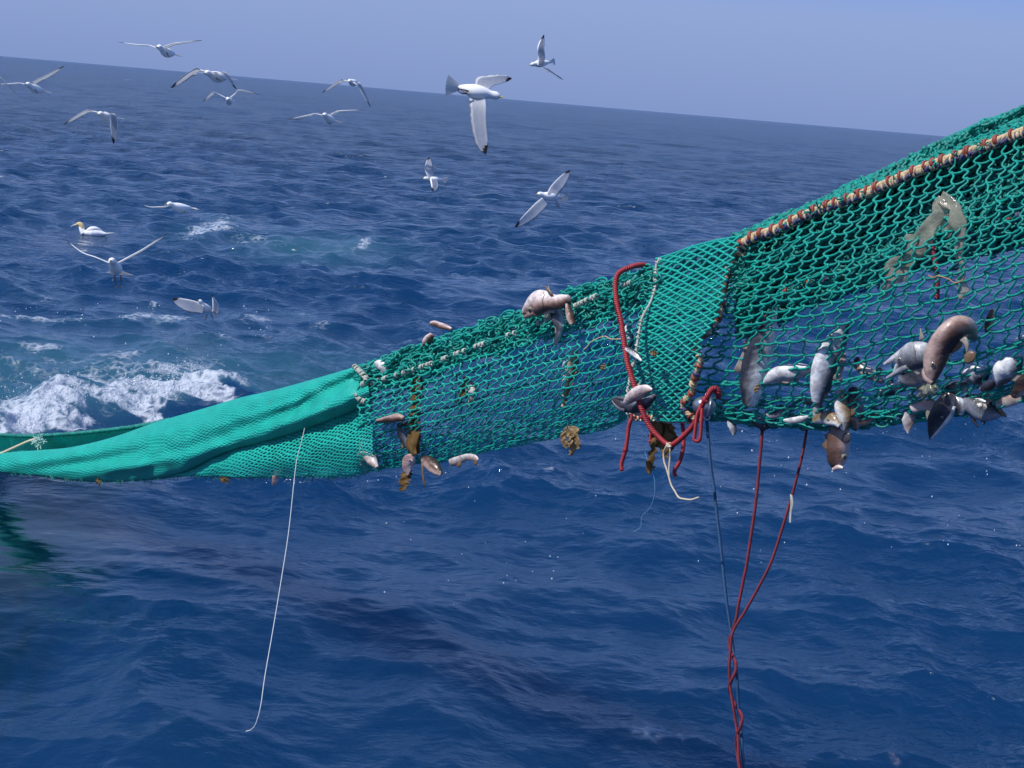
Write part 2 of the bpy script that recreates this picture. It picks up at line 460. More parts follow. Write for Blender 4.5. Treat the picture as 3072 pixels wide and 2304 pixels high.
    wn = N('ShaderNodeTexNoise'); wn.inputs['Scale'].default_value = 5.0; wn.inputs['Detail'].default_value = 4
    L.new(geo.outputs['Object'], wn.inputs['Vector']); L.new(geo.outputs['Object'], dm.inputs[6]); L.new(wn.outputs['Color'], dm.inputs[7])
    L.new(dm.outputs[2], vor.inputs['Vector'])
    lace = math_('SUBTRACT', 0.12, vor.outputs['Distance'])
    nz = math_('SUBTRACT', noise(3.2, 7, 0.75, 1.0, 0.62), 0.5)
    fac = math_('ADD', math_('ADD', attr('foam'), math_('MULTIPLY', nz, 2.0)), math_('MULTIPLY', lace, 1.4))
    mr = N('ShaderNodeMapRange', interpolation_type='SMOOTHSTEP'); mr.inputs[1].default_value = 0.26; mr.inputs[2].default_value = 1.2
    L.new(fac, mr.inputs[0])
    gate = N('ShaderNodeMapRange'); gate.inputs[1].default_value = 0.06; gate.inputs[2].default_value = 0.32; L.new(attr('foam'), gate.inputs[0])
    ms = N('ShaderNodeMixShader')
    L.new(math_('MULTIPLY', mr.outputs[0], gate.outputs[0]), ms.inputs[0])
    L.new(b.outputs[0], ms.inputs[1]); L.new(fb.outputs[0], ms.inputs[2]); L.new(ms.outputs[0], out.inputs[0])
    return m
SEA_XY = np.stack([(X0 + DX).ravel(), (Y0 + DY).ravel()], -1); SEA_Z = Z.ravel()
def sea_height(x, y):
    return float(SEA_Z[np.argmin((SEA_XY[:, 0] - x) ** 2 + (SEA_XY[:, 1] - y) ** 2)])
def on_sea(px, py):
    p = ray_water(px, py)
    for _ in range(6): p = ray_water(px, py, sea_height(p[0], p[1]))
    return p
water = mb.build('sea', sea_material(), attrs={'foam': np.concatenate([foam.ravel(), pad]), 'aer': np.concatenate([aer.ravel(), pad]), 'slick': np.concatenate([slick.ravel(), pad]), 'net_shade': np.concatenate([net_shade.ravel(), pad]), 'far': np.concatenate([np.clip((RR - 22) / 70, 0, 1).ravel() ** 0.8, pad])})
tag(water, kind='structure')

# drops thrown up by the breaking crest and the splashes
SP = []
for k in range(1100):
    t = rng.uniform(0.15, 1) ** 0.8
    c = CP[int(t * (len(CP) - 1))]
    SP.append((c[0] + rng.normal(0, 0.15), c[1] + rng.normal(0.25, 0.40), 0.12 + abs(rng.normal(0, 0.075))))
for (px, py, hw, hd, ff, aa) in PATCHES:
    if ff < 0.5: continue
    c = ray_water(px, py)
    if c[1] > 45: continue
    s = hw * c[1] / F
    for k in range(10):
        SP.append((c[0] + rng.normal(0, s * 0.6), c[1] + rng.normal(0, 0.5), 0.05 + abs(rng.normal(0, 0.045))))
SP = np.array(SP)
mb = MB()
balls(mb, SP, rng.uniform(0.2, 1, len(SP)) ** 2 * 0.0085 * np.clip(SP[:, 1] / 14, 0.7, 1.5))
spray = mb.build('sea_spray', material('spray_water', (0.75, 0.8, 0.85), rough=0.12, spec=0.8), smooth=True)
tag(spray, 'white droplets of spray flying above the breaking foam crest', 'spray', kind='stuff')

# ------------------------------------------------------------------ the trawl net
NETK[0] = True
PX = 5.0 / F                                     # metres per photo pixel at net depth

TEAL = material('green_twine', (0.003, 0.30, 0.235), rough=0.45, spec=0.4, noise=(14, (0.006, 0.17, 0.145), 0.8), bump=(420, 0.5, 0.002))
TEAL_DARK = material('dark_green_twine', (0.003, 0.255, 0.205), rough=0.5, noise=(14, (0.012, 0.13, 0.115), 0.8), bump=(420, 0.5, 0.002))  # darker green twine of the belly, far walls, rim and loose fibres
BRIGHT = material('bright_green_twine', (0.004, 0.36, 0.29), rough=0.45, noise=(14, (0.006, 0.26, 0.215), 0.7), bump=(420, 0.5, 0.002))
WHITE_TW = material('white_twine', (0.52, 0.52, 0.46), rough=0.7, noise=(30, (0.27, 0.32, 0.26), 0.8), bump=(500, 0.6, 0.002))
TAN = material('tan_rope', (0.60, 0.46, 0.28), rough=0.65, noise=(50, (0.40, 0.29, 0.16), 0.7), bump=(500, 0.6, 0.002))
RED = material('red_rope', (0.33, 0.022, 0.03), rough=0.45, noise=(60, (0.27, 0.012, 0.02), 0.6), bump=(500, 0.6, 0.002))
BLUE = material('blue_twine', (0.03, 0.05, 0.28), rough=0.5, noise=(60, (0.02, 0.03, 0.18), 0.6), bump=(500, 0.6, 0.002))
BLUE_ROPE = material('blue_rope', (0.012, 0.07, 0.17), rough=0.5, noise=(60, (0.008, 0.045, 0.11), 0.6), bump=(500, 0.6, 0.002))
DKRED = material('dark_red_rope', (0.19, 0.014, 0.028), rough=0.55, noise=(22, (0.10, 0.01, 0.02), 0.8), bump=(500, 0.6, 0.002))
CREAM = material('cream_twine', (0.60, 0.50, 0.36), rough=0.65, bump=(500, 0.6, 0.002))
LASH_RED = material('faded_red_lashing', (0.30, 0.045, 0.03), rough=0.6, noise=(40, (0.20, 0.06, 0.035), 0.8))
LASH_BLUE = material('faded_blue_lashing', (0.045, 0.055, 0.17), rough=0.6, noise=(40, (0.10, 0.09, 0.12), 0.8))
LINE = material('white_line', (0.75, 0.75, 0.72), rough=0.4)

net = thing('trawl_net', Wn(1900, 1150, D0(1900)), 'long green trawl net hauled across the picture with fish caught in its mesh', 'fishing net')

def lattice(mb, G, r, scurve=0.2, rng_=None, jit=0.0, knots=1.9, sides=5, slack=0.10, skip=None, lean=0.0):
    """G: (rows, cols, 3) as photo x, photo y, depth.  Rows run along the net, S-bent bars join them."""
    G = np.array(G, float); nr, nc, _ = G.shape
    if rng_ is not None and jit:
        G[:, :, 0] += rng_.normal(0, jit, (nr, nc)); G[:, :, 1] += rng_.normal(0, jit, (nr, nc)); G[:, :, 2] += rng_.normal(0, jit * PX * 1.5, (nr, nc))
    # rows, sagging a little between knots
    sub = 3
    t = np.linspace(0, 1, sub, endpoint=False)
    A = G[:, :-1, None, :] * (1 - t)[None, None, :, None] + G[:, 1:, None, :] * t[None, None, :, None]
    seg = np.linalg.norm(G[:, 1:, :2] - G[:, :-1, :2], axis=-1)
    A[..., 1] += seg[:, :, None] * slack * (4 * t * (1 - t))[None, None]
    A = A.reshape(nr, -1, 3)
    A = np.concatenate([A, G[:, -1:, :]], 1)
    rr = r * PX
    tubes(mb, Wn(A[..., 0], A[..., 1], A[..., 2]), rr, sides, cap=False)
    # joining bars
    P, Q = G[:-1].reshape(-1, 3), G[1:].reshape(-1, 3)
    u = np.zeros_like(G); u[:, 1:-1] = (G[:, 2:] - G[:, :-2]) / 2; u[:, 0] = G[:, 1] - G[:, 0]; u[:, -1] = G[:, -1] - G[:, -2]
    U = u[:-1].reshape(-1, 3)
    s = np.full((len(P), 1), scurve)
    if rng_ is not None: s = s * rng_.normal(1, 0.35, (len(P), 1))
    t = np.linspace(0, 1, 8)[None, :, None]
    sw = np.sin(2 * math.pi * t) * (1 - 0.25 * np.cos(2 * math.pi * t))
    B = P[:, None] * (1 - t) + Q[:, None] * t + sw * (s * U)[:, None]
    B[..., 2] -= 0.006 * np.sin(math.pi * t[..., 0])
    if skip is not None: B = B[rng_.random(len(B)) > skip]
    tubes(mb, Wn(B[..., 0], B[..., 1], B[..., 2]), rr * 0.92, sides, cap=False)
    if knots:
        K = G.reshape(-1, 3)
        balls(mb, Wn(K[:, 0], K[:, 1], K[:, 2]) - FW * rr * 0.4, rr * knots * (np.ones(len(K)) if rng_ is None else rng_.uniform(0.8, 1.25, len(K))))

def loft(top, bot, nc, f, dep):
    """grid between two photo curves; f row fractions; dep(u, f) depth offset"""
    A, B = curve(top, nc), curve(bot, nc)
    f = np.asarray(f)[:, None, None]
    XY = A[None] * (1 - f) + B[None] * f
    u = np.linspace(0, 1, nc)[None]
    D = D0(XY[..., 0]) + dep(u, f[..., 0])
    return np.concatenate([XY, D[..., None]], -1)

# --- wing panel (right): front lattice
W4 = [(2222, 735), (2250, 712), (2330, 688), (2430, 641), (2569, 592), (2650, 558), (2777, 503), (2870, 472), (2960, 438), (3072, 396), (3240, 335)]
B4 = [(2050, 1228), (2140, 1252), (2292, 1270), (2400, 1281), (2500, 1284), (2600, 1276), (2708, 1259), (2820, 1250), (2889, 1243), (2980, 1225), (3072, 1196), (3240, 1150)]
T4 = [(2205, 703), (2300, 662), (2360, 638), (2430, 612), (2500, 577), (2570, 542), (2640, 514), (2720, 474), (2780, 444), (2847, 412), (2930, 372), (3000, 347), (3072, 317), (3240, 240)]
f_front = np.concatenate([np.linspace(0.012, 0.50, 12), np.linspace(0.55, 0.80, 5)[:-1], [0.80, 0.812, 0.865, 0.915, 0.955, 0.98, 1.0]])
def bulge4(u, f): return -0.24 * np.sin(math.pi * np.clip(f, 0, 1) ** 0.75) * (0.35 + 0.65 * np.clip(u / 0.3, 0, 1))
lr = np.random.default_rng(41)
mb = MB()
G = loft(W4, B4, 28, f_front, bulge4)
G[1:-1, :, 0] += (G[1:-1, :, 1] - G[0:1, :, 1]) * -0.10 + 12       # columns lean
G[:, :, 0] += np.where(np.arange(len(G))[:, None] % 2 == 0, 0, -9)
lattice(mb, G, 3.6, 0.19, lr, 2.8, sides=6, knots=1.7)
mb.build('wing_mesh', TEAL, net)
# far wall of the belly, lower part
mb = MB()
G = loft([(2230, 1120), (2400, 1090), (2600, 1060), (2800, 1020), (3000, 960), (3240, 900)], [(2060, 1240), (2292, 1268), (2500, 1282), (2708, 1256), (2889, 1240), (3072, 1193), (3240, 1150)], 34, [0.62, 0.73, 0.83, 0.92, 1.0], lambda u, f: 0.22 * np.cos(f * 1.5) + 0.02)
lattice(mb, G, 4.0, 0.2, lr, 4.5, knots=1.7, skip=0.25)
# frayed lower edge: bunched loops
for k in range(230):
    t = lr.random(); c = curve(B4, 200)[int(t * 199)]
    c = c + lr.normal(0, 6, 2) + np.array([0, -6 - 22 * lr.random() ** 2 * (1.5 if c[0] < 2400 else 1)])
    a0 = lr.uniform(0, 6.28); R = lr.uniform(7, 17); ar = np.linspace(a0, a0 + lr.uniform(2, 5), 8)
    tubes(mb, Wn(c[0] + R * np.cos(ar) * 1.2, c[1] + R * 0.6 * np.sin(ar), D0(c[0]) + lr.uniform(-0.04, 0.1) + np.linspace(0, lr.normal(0, 0.02), 8)), 3.8 * PX, 5)
mb.build('belly_mesh', TEAL_DARK, net)
# top strip above the gore rope (seen along its surface)
mb = MB()
G = loft(W4, T4, 32, np.linspace(0.08, 1.0, 8), lambda u, f: -0.0 + 0.34 * f)
lattice(mb, G, 4.2, 0.3, lr, 1.3, knots=1.3)
G = loft(W4, T4, 34, np.linspace(0.14, 1.0, 9), lambda u, f: 0.02 + 0.36 * f)
lattice(mb, G, 4.0, 0.4, lr, 1.5, knots=1.2)
G = loft(W4, T4, 36, np.linspace(0.2, 0.98, 7), lambda u, f: 0.05 + 0.36 * f)
lattice(mb, G, 4.6, 0.3, lr, 1.8, knots=1.2)
mb.build('top_mesh', TEAL, net)
# far wall, bunched and dense
mb = MB()
K4 = [(2215, 1010), (2330, 965), (2430, 912), (2550, 868), (2640, 835), (2780, 795), (2900, 765), (3072, 735), (3240, 700)]
for (nc, n, off) in ((52, 22, 0.28), (44, 17, 0.34), (48, 18, 0.40), (50, 24, 0.22)):
    G = loft(T4, K4, nc, np.linspace(0.02, 1.0, n) ** 0.95, lambda u, f: off + 0.06 * np.sin(9 * f + 7 * u))
    lattice(mb, G, 5.6, 0.14, lr, 4.5, knots=1.4)
for k in range(520):                                # slack loops along the far gore rope
    t = lr.random() ** 1.3; c = curve([(2230, 900), (2330, 900), (2503, 842), (2650, 795), (2893, 728), (3100, 660)], 120)[int(t * 119)] + lr.normal(0, 26, 2)
    a0 = lr.uniform(0, 6.28); R = lr.uniform(8, 20); ar = np.linspace(a0, a0 + lr.uniform(1.5, 4.5), 8)
    tubes(mb, Wn(c[0] + R * np.cos(ar) * 1.3, c[1] + R * 0.55 * np.sin(ar) - 0.35 * R * np.cos(ar), D0(c[0]) + lr.uniform(0.1, 0.3)), 4.0 * PX, 5)
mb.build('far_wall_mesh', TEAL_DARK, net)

# --- bright transition panel: diamonds
L3 = [(1972, 780), (1962, 860), (1930, 945), (1912, 1040), (1899, 1150), (1882, 1205), (1886, 1256)]
R3 = [(2222, 712), (2200, 780), (2175, 850), (2160, 930), (2110, 1010), (2098, 1080), (2076, 1165), (2062, 1222), (2062, 1262)]
def diamonds(mb, L, R, nu, nv, dep, r, jit, seed, pw=1.0):
    g = np.random.default_rng(seed)
    A, B = curve(L, nv), curve(R, nv)
    u = np.linspace(0, 1, nu)
    G = A[:, None] * (1 - u)[None, :, None] + B[:, None] * u[None, :, None]
    v = np.linspace(0, 1, nv)
    G[:, :, 1] += -np.sin(u * math.pi)[None] * 10 * (v[:, None] < 0.1)
    D = D0(G[..., 0]) + dep(u[None], v[:, None])
    G = np.concatenate([G, D[..., None]], -1)
    G[..., :2] += g.normal(0, jit, G.shape[:2] + (2,))
    for s in (0, 1):
        for k in range(-1, nv):
            row = []
            for i in range(nu):
                j = k + ((i + s) % 2)
                if 0 <= j < nv: row.append(G[j, i])
            if len(row) > 2:
                P = np.array(row); t = np.linspace(0, len(P) - 1, (len(P) - 1) * 4 + 1)
                A_ = np.stack([np.interp(t, np.arange(len(P)), P[:, c]) for c in range(3)], -1)
                A_[1:-1] = 0.25 * A_[:-2] + 0.5 * A_[1:-1] + 0.25 * A_[2:]
                tubes(mb, Wn(A_[:, 0], A_[:, 1], A_[:, 2]), r * PX, 6, cap=False)
    # strands s=0 and s=1 touch at the knots
    K = G.reshape(-1, 3)
    balls(mb, Wn(K[:, 0], K[:, 1], K[:, 2]) - FW * r * PX * 0.5, r * PX * 1.5)
mb = MB()
b3 = lambda u, v: -0.20 * np.sin(math.pi * np.clip(0.12 + 0.8 * v, 0, 1)) + 0.03 * np.cos(3 * u)
diamonds(mb, L3, R3, 8, 27, b3, 3.9, 2.0, 5)
mb.build('transition_mesh', BRIGHT, net)
mb = MB()
diamonds(mb, [(1980, 792), (1975, 860), (1950, 930), (1940, 990)], [(2225, 715), (2215, 790), (2190, 860), (2170, 930)], 9, 15, lambda u, v: 0.12 + 0.1 * np.sin(3 * v), 3.8, 3.5, 6)
diamonds(mb, [(1930, 1000), (1912, 1100), (1890, 1240)], [(2120, 1000), (2080, 1100), (2065, 1240)], 7, 13, lambda u, v: 0.16 + 0.05 * np.sin(3 * v), 3.3, 4, 7)
mb.build('transition_far_mesh', TEAL_DARK, net)

# --- middle panel
SEAM_F = -0.05
T2 = [(1068, 1102), (1150, 1070), (1250, 1035), (1361, 995), (1472, 960), (1570, 926), (1708, 870), (1847, 832), (1972, 787)]
B2 = [(1098, 1412), (1222, 1396), (1333, 1385), (1458, 1355), (1597, 1327), (1722, 1305), (1847, 1279), (1886, 1258)]
f2 = np.concatenate([np.linspace(0.26, 0.80, 9), [0.85, 0.895, 0.93, 0.96, 0.98, 1.0]])
b2 = lambda u, f: -0.16 * np.sin(math.pi * np.clip(f, 0, 1) ** 0.85)
mb = MB()
G = loft(T2, B2, 35, f2, b2)
G[:, :, 0] += (f2[:, None] - 0.26) * -16
lattice(mb, G, 3.1, 0.26, lr, 1.7, knots=1.7)
mb.build('middle_mesh', BRIGHT, net)
mb = MB()
G = loft(T2, B2, 37, np.concatenate([np.linspace(0.34, 0.8, 5), [0.86, 0.92, 0.97]]), lambda u, f: 0.13 * np.sin(math.pi * f ** 0.85) + 0.01)
lattice(mb, G, 2.7, 0.30, lr, 4.0, knots=1.6, skip=0.55)
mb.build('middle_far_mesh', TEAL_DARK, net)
# bunched, looping slack of the middle panel's upper edge
mb = MB()
TC = curve(T2, 300); BC = curve(B2, 300)
for (nc, fs, dd, rr_) in ((36, [0.01, 0.05, 0.10, 0.16, 0.22, 0.27], -0.05, 3.8), (40, [0.02, 0.07, 0.13, 0.19, 0.25], 0.05, 3.6), (38, [0.04, 0.1, 0.17, 0.24], 0.12, 3.6)):
    G = loft(T2, B2, nc, fs, lambda u, f: dd - 0.2 * f)
    lattice(mb, G, rr_, 0.30, lr, 6.5, knots=1.6)
for k in range(620):
    i = lr.integers(0, 300); f = lr.beta(1.2, 1.6) * 0.31 + 0.0
    c = TC[i] * (1 - f) + BC[i] * f
    R = lr.uniform(7, 17); a0 = lr.uniform(0, 6.28); ar = np.linspace(a0, a0 + lr.uniform(2.2, 5.6), 9)
    x = c[0] + R * np.cos(ar) * 1.25; y = c[1] + R * 0.75 * np.sin(ar) - 0.3 * R * np.cos(ar)
    tubes(mb, Wn(x, y, D0(c[0]) + lr.uniform(-0.12, 0.1) - 0.15 * f + np.linspace(0, lr.normal(0, 0.03), 9)), 3.5 * PX, 5)
mb.build('slack_mesh', TEAL, net)

# --- codend lining: fine-meshed cloth of the left part
def cloth_material():
    m = bpy.data.materials.new('fine_green_netting'); m.use_nodes = True
    n = m.node_tree; L = n.links; b = n.nodes['Principled BSDF']
    def N(t, **k):
        x = n.nodes.new(t)
        for a, v in k.items(): setattr(x, a, v)
        return x
    def mt(op, a, c=None, clamp=False):
        x = N('ShaderNodeMath', operation=op, use_clamp=clamp)
        for k, v in enumerate((a, c)):
            if v is None: continue
            if isinstance(v, (int, float)): x.inputs[k].default_value = v
            else: L.new(v, x.inputs[k])
        return x.outputs[0]
    uv = N('ShaderNodeUVMap'); uv.uv_map = 'UVMap'
    wn = N('ShaderNodeTexNoise'); wn.inputs['Scale'].default_value = 0.35; wn.inputs['Detail'].default_value = 2
    L.new(uv.outputs[0], wn.inputs['Vector'])
    wv = N('ShaderNodeVectorMath', operation='SCALE'); wv.inputs['Scale'].default_value = 1.2; L.new(wn.outputs['Color'], wv.inputs[0])
    ad = N('ShaderNodeVectorMath', operation='ADD'); L.new(uv.outputs[0], ad.inputs[0]); L.new(wv.outputs[0], ad.inputs[1])
    sp = N('ShaderNodeSeparateXYZ'); L.new(ad.outputs[0], sp.inputs[0])
    u, v = sp.outputs['X'], sp.outputs['Y']
    p1 = mt('MULTIPLY', mt('ABSOLUTE', mt('SUBTRACT', mt('FRACT', mt('ADD', u, v)), 0.5)), 2.0)
    p2 = mt('MULTIPLY', mt('ABSOLUTE', mt('SUBTRACT', mt('FRACT', mt('SUBTRACT', u, v)), 0.5)), 2.0)
    pit = mt('SUBTRACT', 1.0, mt('MAXIMUM', p1, p2))          # 0 on the twine, 1 in the middle of a mesh
    at = N('ShaderNodeAttribute'); at.attribute_name = 'open'
    hole = N('ShaderNodeMapRange', interpolation_type='SMOOTHSTEP')
    th_ = mt('SUBTRACT', 0.86, mt('MULTIPLY', at.outputs['Fac'], 0.52))
    L.new(pit, hole.inputs[0]); L.new(th_, hole.inputs[1]); L.new(mt('ADD', th_, 0.14), hole.inputs[2])
    L.new(mt('SUBTRACT', 1.0, hole.outputs[0]), b.inputs['Alpha'])
    bp = N('ShaderNodeBump'); bp.inputs['Strength'].default_value = 0.75; bp.inputs['Distance'].default_value = 0.006
    L.new(mt('SUBTRACT', 1.0, pit), bp.inputs['Height']); L.new(bp.outputs[0], b.inputs['Normal'])
    tc_ = N('ShaderNodeTexCoord')
    nz = N('ShaderNodeTexNoise'); nz.inputs['Scale'].default_value = 9; nz.inputs['Detail'].default_value = 6; L.new(tc_.outputs['Object'], nz.inputs['Vector'])
    rp = N('ShaderNodeMapRange'); rp.inputs[1].default_value = 0.35; rp.inputs[2].default_value = 0.7; L.new(nz.outputs[0], rp.inputs[0])
    mx = N('ShaderNodeMix', data_type='RGBA'); L.new(rp.outputs[0], mx.inputs[0])
    mx.inputs[6].default_value = (0.007, 0.43, 0.34, 1); mx.inputs[7].default_value = (0.010, 0.36, 0.29, 1)
    ns = N('ShaderNodeTexNoise'); ns.inputs['Scale'].default_value = 26; ns.inputs['Detail'].default_value = 3; L.new(tc_.outputs['Object'], ns.inputs['Vector'])
    sr = N('ShaderNodeMapRange'); sr.inputs[1].default_value = 0.70; sr.inputs[2].default_value = 0.78; L.new(ns.outputs[0], sr.inputs[0])
    m2 = N('ShaderNodeMix', data_type='RGBA'); L.new(mt('MULTIPLY', sr.outputs[0], 0.7), m2.inputs[0])
    L.new(mx.outputs[2], m2.inputs[6]); m2.inputs[7].default_value = (0.16, 0.20, 0.10, 1)
    L.new(m2.outputs[2], b.inputs['Base Color'])
    b.inputs['Roughness'].default_value = 0.45
    return m
CLOTH = cloth_material()
A1 = curve([(-160, 1372), (-80, 1368), (0, 1360), (108, 1351), (202, 1343), (289, 1325), (362, 1304), (470, 1266), (615, 1224), (723, 1192), (800, 1175), (881, 1154), (989, 1123), (1065, 1101), (1096, 1096)], 150)
C1 = curve([(-160, 1405), (-80, 1410), (0, 1416), (108, 1425), (217, 1439), (325, 1443), (434, 1437), (542, 1417), (651, 1366), (700, 1347), (800, 1320), (917, 1285), (1010, 1250), (1112, 1210)], 150)
B1 = curve([(400, 1441), (480, 1436), (542, 1428), (615, 1428), (705, 1432), (881, 1431), (1025, 1430), (1100, 1418), (1118, 1412)], 110)
def cumlen(c): return np.concatenate([[0], np.cumsum(np.linalg.norm(np.diff(c, axis=0), axis=1))])
def crease(X, Y, pts, sig):
    p = np.array(pts, float)
    y = np.interp(X, p[:, 0], p[:, 1]); a = np.interp(X, p[:, 0], p[:, 2])
    return a * np.exp(-((Y - y) / sig) ** 2)
mb = MB(); op = []
nv = 46
v = np.concatenate([np.linspace(-0.16, 0, 7)[:-1], np.linspace(0, 1, nv), np.linspace(1, 1.25, 8)[1:]])
vv = np.clip(v, 0, 1)
XY = A1[:, None] * (1 - vv)[None, :, None] + C1[:, None] * vv[None, :, None]
Hh = np.linalg.norm(C1 - A1, axis=1)[:, None] * PX
fwd = np.sin(math.pi * np.clip(vv, 0, 1) * 0.93 + 0.03) ** 0.6
Dp = D0(XY[..., 0]) - np.minimum(Hh * 0.75, 0.26) * fwd[None]
over = np.where(v < 0, -v / 0.16, np.where(v > 1, (v - 1) / 0.25, 0))
Dp = Dp + over[None] * np.where(v < 0, 0.16, 0.20)[None]
XY[..., 1] += np.where(v < 0, over * 14, np.where(v > 1, -over * 26 + 14 * np.sin(math.pi * over), 0))[None]
X_, Y_ = XY[..., 0], XY[..., 1]
Dp += crease(X_, Y_, [(300, 1385, 0), (480, 1365, 0.01), (600, 1330, 0.02), (700, 1293, 0.04), (800, 1262, 0.045), (880, 1230, 0.055), (990, 1170, 0.07), (1062, 1134, 0.09)], 24)
Dp -= crease(X_, Y_, [(480, 1400, 0), (600, 1362, 0.03), (700, 1322, 0.025), (800, 1292, 0.03), (917, 1255, 0.04), (1100, 1180, 0.04)], 26)
Dp += crease(X_, Y_, [(60, 1408, 0), (130, 1404, 0.025), (230, 1391, 0.045), (330, 1374, 0.04), (430, 1350, 0.02), (520, 1330, 0)], 16)
Dp -= crease(X_, Y_, [(230, 1425, 0), (330, 1408, 0.03), (430, 1395, 0.035), (540, 1370, 0.0)], 16)
Dp += crease(X_, Y_, [(560, 1290, 0), (700, 1250, 0.008), (850, 1200, 0.01), (1000, 1140, 0.0)], 12)
Dp += 0.004 * lowfreq(X_, Y_, 120, 61) + 0.003 * lowfreq(X_, Y_, 45, 62)
Dp += 0.05 * np.sin(X_ / 210.0)
Lu = cumlen(A1)[:, None] / 17.0 + 0 * X_
Lv = np.cumsum(np.concatenate([np.zeros((len(A1), 1)), np.sqrt(np.diff(Y_, axis=1) ** 2 + (np.diff(Dp, axis=1) / PX) ** 2)], 1), 1) / 10.0
P = Wn(X_, Y_, Dp)
mb.add(P.reshape(-1, 3), grid_quads(*X_.shape), uv=np.stack([Lu, Lv], -1).reshape(-1, 2)); op.append((0.10 + 0.10 * np.clip((X_ - 800) / 300, 0, 1)).ravel())
mb.build('codend_cloth', CLOTH, net, attrs={'open': np.concatenate(op)}, use_uv=True)
# lower fold, stretched open so that its meshes show
mb = MB(); op = []
xs = B1[:, 0]
yC = np.interp(xs, C1[:, 0], C1[:, 1])
v = np.concatenate([np.linspace(-0.5, 0, 8)[:-1], np.linspace(0, 1, 26), np.linspace(1, 1.3, 7)[1:]])
vv = np.clip(v, -0.5, 1)
Y_ = yC[:, None] * (1 - vv)[None] + B1[:, 1][:, None] * vv[None]
Y_ = np.where(v[None] < 0, yC[:, None] + 60 * v[None], Y_)
X_ = xs[:, None] + 0 * Y_
over = np.where(v > 1, (v - 1) / 0.3, 0)
Hh = np.clip(B1[:, 1] - yC, 4, 400)[:, None] * PX
Dp = D0(X_) - 0.02 - np.minimum(Hh * 0.5, 0.10) * np.sin(math.pi * np.clip(vv, 0, 1) * 0.9)[None] + over[None] * 0.22 + np.where(v < 0, -v * 0.1, 0)[None]
Y_ = Y_ + (-over * 24 + 12 * np.sin(math.pi * over))[None]
Dp += 0.05 * np.sin(X_ / 210.0) + 0.006 * lowfreq(X_, Y_, 90, 63)
Lu = cumlen(B1)[:, None] / 19.0 + 0 * X_
P = Wn(X_, Y_, Dp)
Lv = np.cumsum(np.concatenate([np.zeros((len(xs), 1)), np.abs(np.diff(Y_, axis=1))], 1), 1) / 10.5
mb.add(P.reshape(-1, 3), grid_quads(*X_.shape), uv=np.stack([Lu, Lv], -1).reshape(-1, 2))
op.append(np.clip((X_ - 560) / 260, 0.2, 1).ravel())
mb.build('codend_lower_fold', CLOTH, net, attrs={'open': np.concatenate(op)}, use_uv=True)
# far wall of the tube
S1 = curve([(-160, 1306), (-80, 1305), (0, 1305), (90, 1308), (217, 1301), (325, 1290), (416, 1278), (470, 1268), (615, 1232), (800, 1186), (989, 1136), (1090, 1106)], 120)
E1 = curve([(-160, 1400), (0, 1408), (217, 1428), (434, 1428), (615, 1410), (800, 1405), (1000, 1405), (1100, 1400)], 120)
v = np.linspace(0, 1, 22)
XY = S1[:, None] * (1 - v)[None, :, None] + E1[:, None] * v[None, :, None]
Dp = D0(XY[..., 0]) + 0.17 + 0.10 * np.sin(math.pi * v)[None] + 0.05 * np.sin(XY[..., 0] / 210.0) + 0.008 * lowfreq(XY[..., 0], XY[..., 1], 80, 64)
mb = MB()
mb.add(Wn(XY[..., 0], XY[..., 1], Dp).reshape(-1, 3), grid_quads(*XY.shape[:2]), uv=np.stack([cumlen(S1)[:, None] / 17.0 + 0 * Dp, XY[..., 1] / 10.0], -1).reshape(-1, 2))
mb.build('codend_far_wall', CLOTH, net, attrs={'open': np.full(Dp.size, 0.12)}, use_uv=True)
# laced rim of the far wall
mb = MB()
S = curve(S1[:64], 130)
rim = Wn(S[:, 0], S[:, 1], D0(S[:, 0]) + 0.165 + 0.05 * np.sin(S[:, 0] / 210.0))
tubes(mb, rim, 5 * PX, 6)
k = np.arange(len(S))
for sgn_ in (1, -1):
    for i in range(1, len(S) - 1):
        a = np.linspace(-0.6, 3.6, 7); c = rim[i] + lr.normal(0, 0.002, 3)
        t_ = unit(rim[i + 1] - rim[i - 1])
        o = np.cos(a)[:, None] * (UP * 0.011) + np.sin(a)[:, None] * (-FW * 0.011) + t_ * (np.linspace(-0.5, 0.5, 7) * 0.012 * sgn_)[:, None]
        tubes(mb, c + o, 2.6 * PX, 5)
mb.build('laced_rim', TEAL_DARK, net)

# --- ropes
class Parts:
    """collects one mesh per lashing, so that each becomes a part of its own"""
    def __init__(s): s.items = []
    def build(s, name, mat, parent):
        for q in s.items: q.build(name, mat, parent)
def laid(mb, P, R, pitch, strands=3, n_per=None, m=0, sides=6, phase=0.0, hand=1):
    """laid rope: P (n,3) world polyline"""
    P = np.asarray(P, float)
    L = cumlen(P)
    n = max(12, int(L[-1] / pitch * 9))
    s = np.linspace(0, L[-1], n)
    C = np.stack([np.interp(s, L, P[:, k]) for k in range(3)], -1)
    T = unit(np.gradient(C, axis=0))
    ref = np.where(np.abs((T * FW).sum(-1, keepdims=True)) > 0.9, UP, FW)
    X = unit(np.cross(T, ref)); Y = np.cross(X, T)
    A = []
    for k in range(strands):
        a = hand * 2 * math.pi * s / pitch + 2 * math.pi * k / strands + phase
        A.append(C + (R * far_scale(C)[:, None] * 0.54) * (np.cos(a)[:, None] * X + np.sin(a)[:, None] * Y))
    tubes(mb, np.array(A), R * 0.47, sides, m=m)
    return C, T, X, Y, s
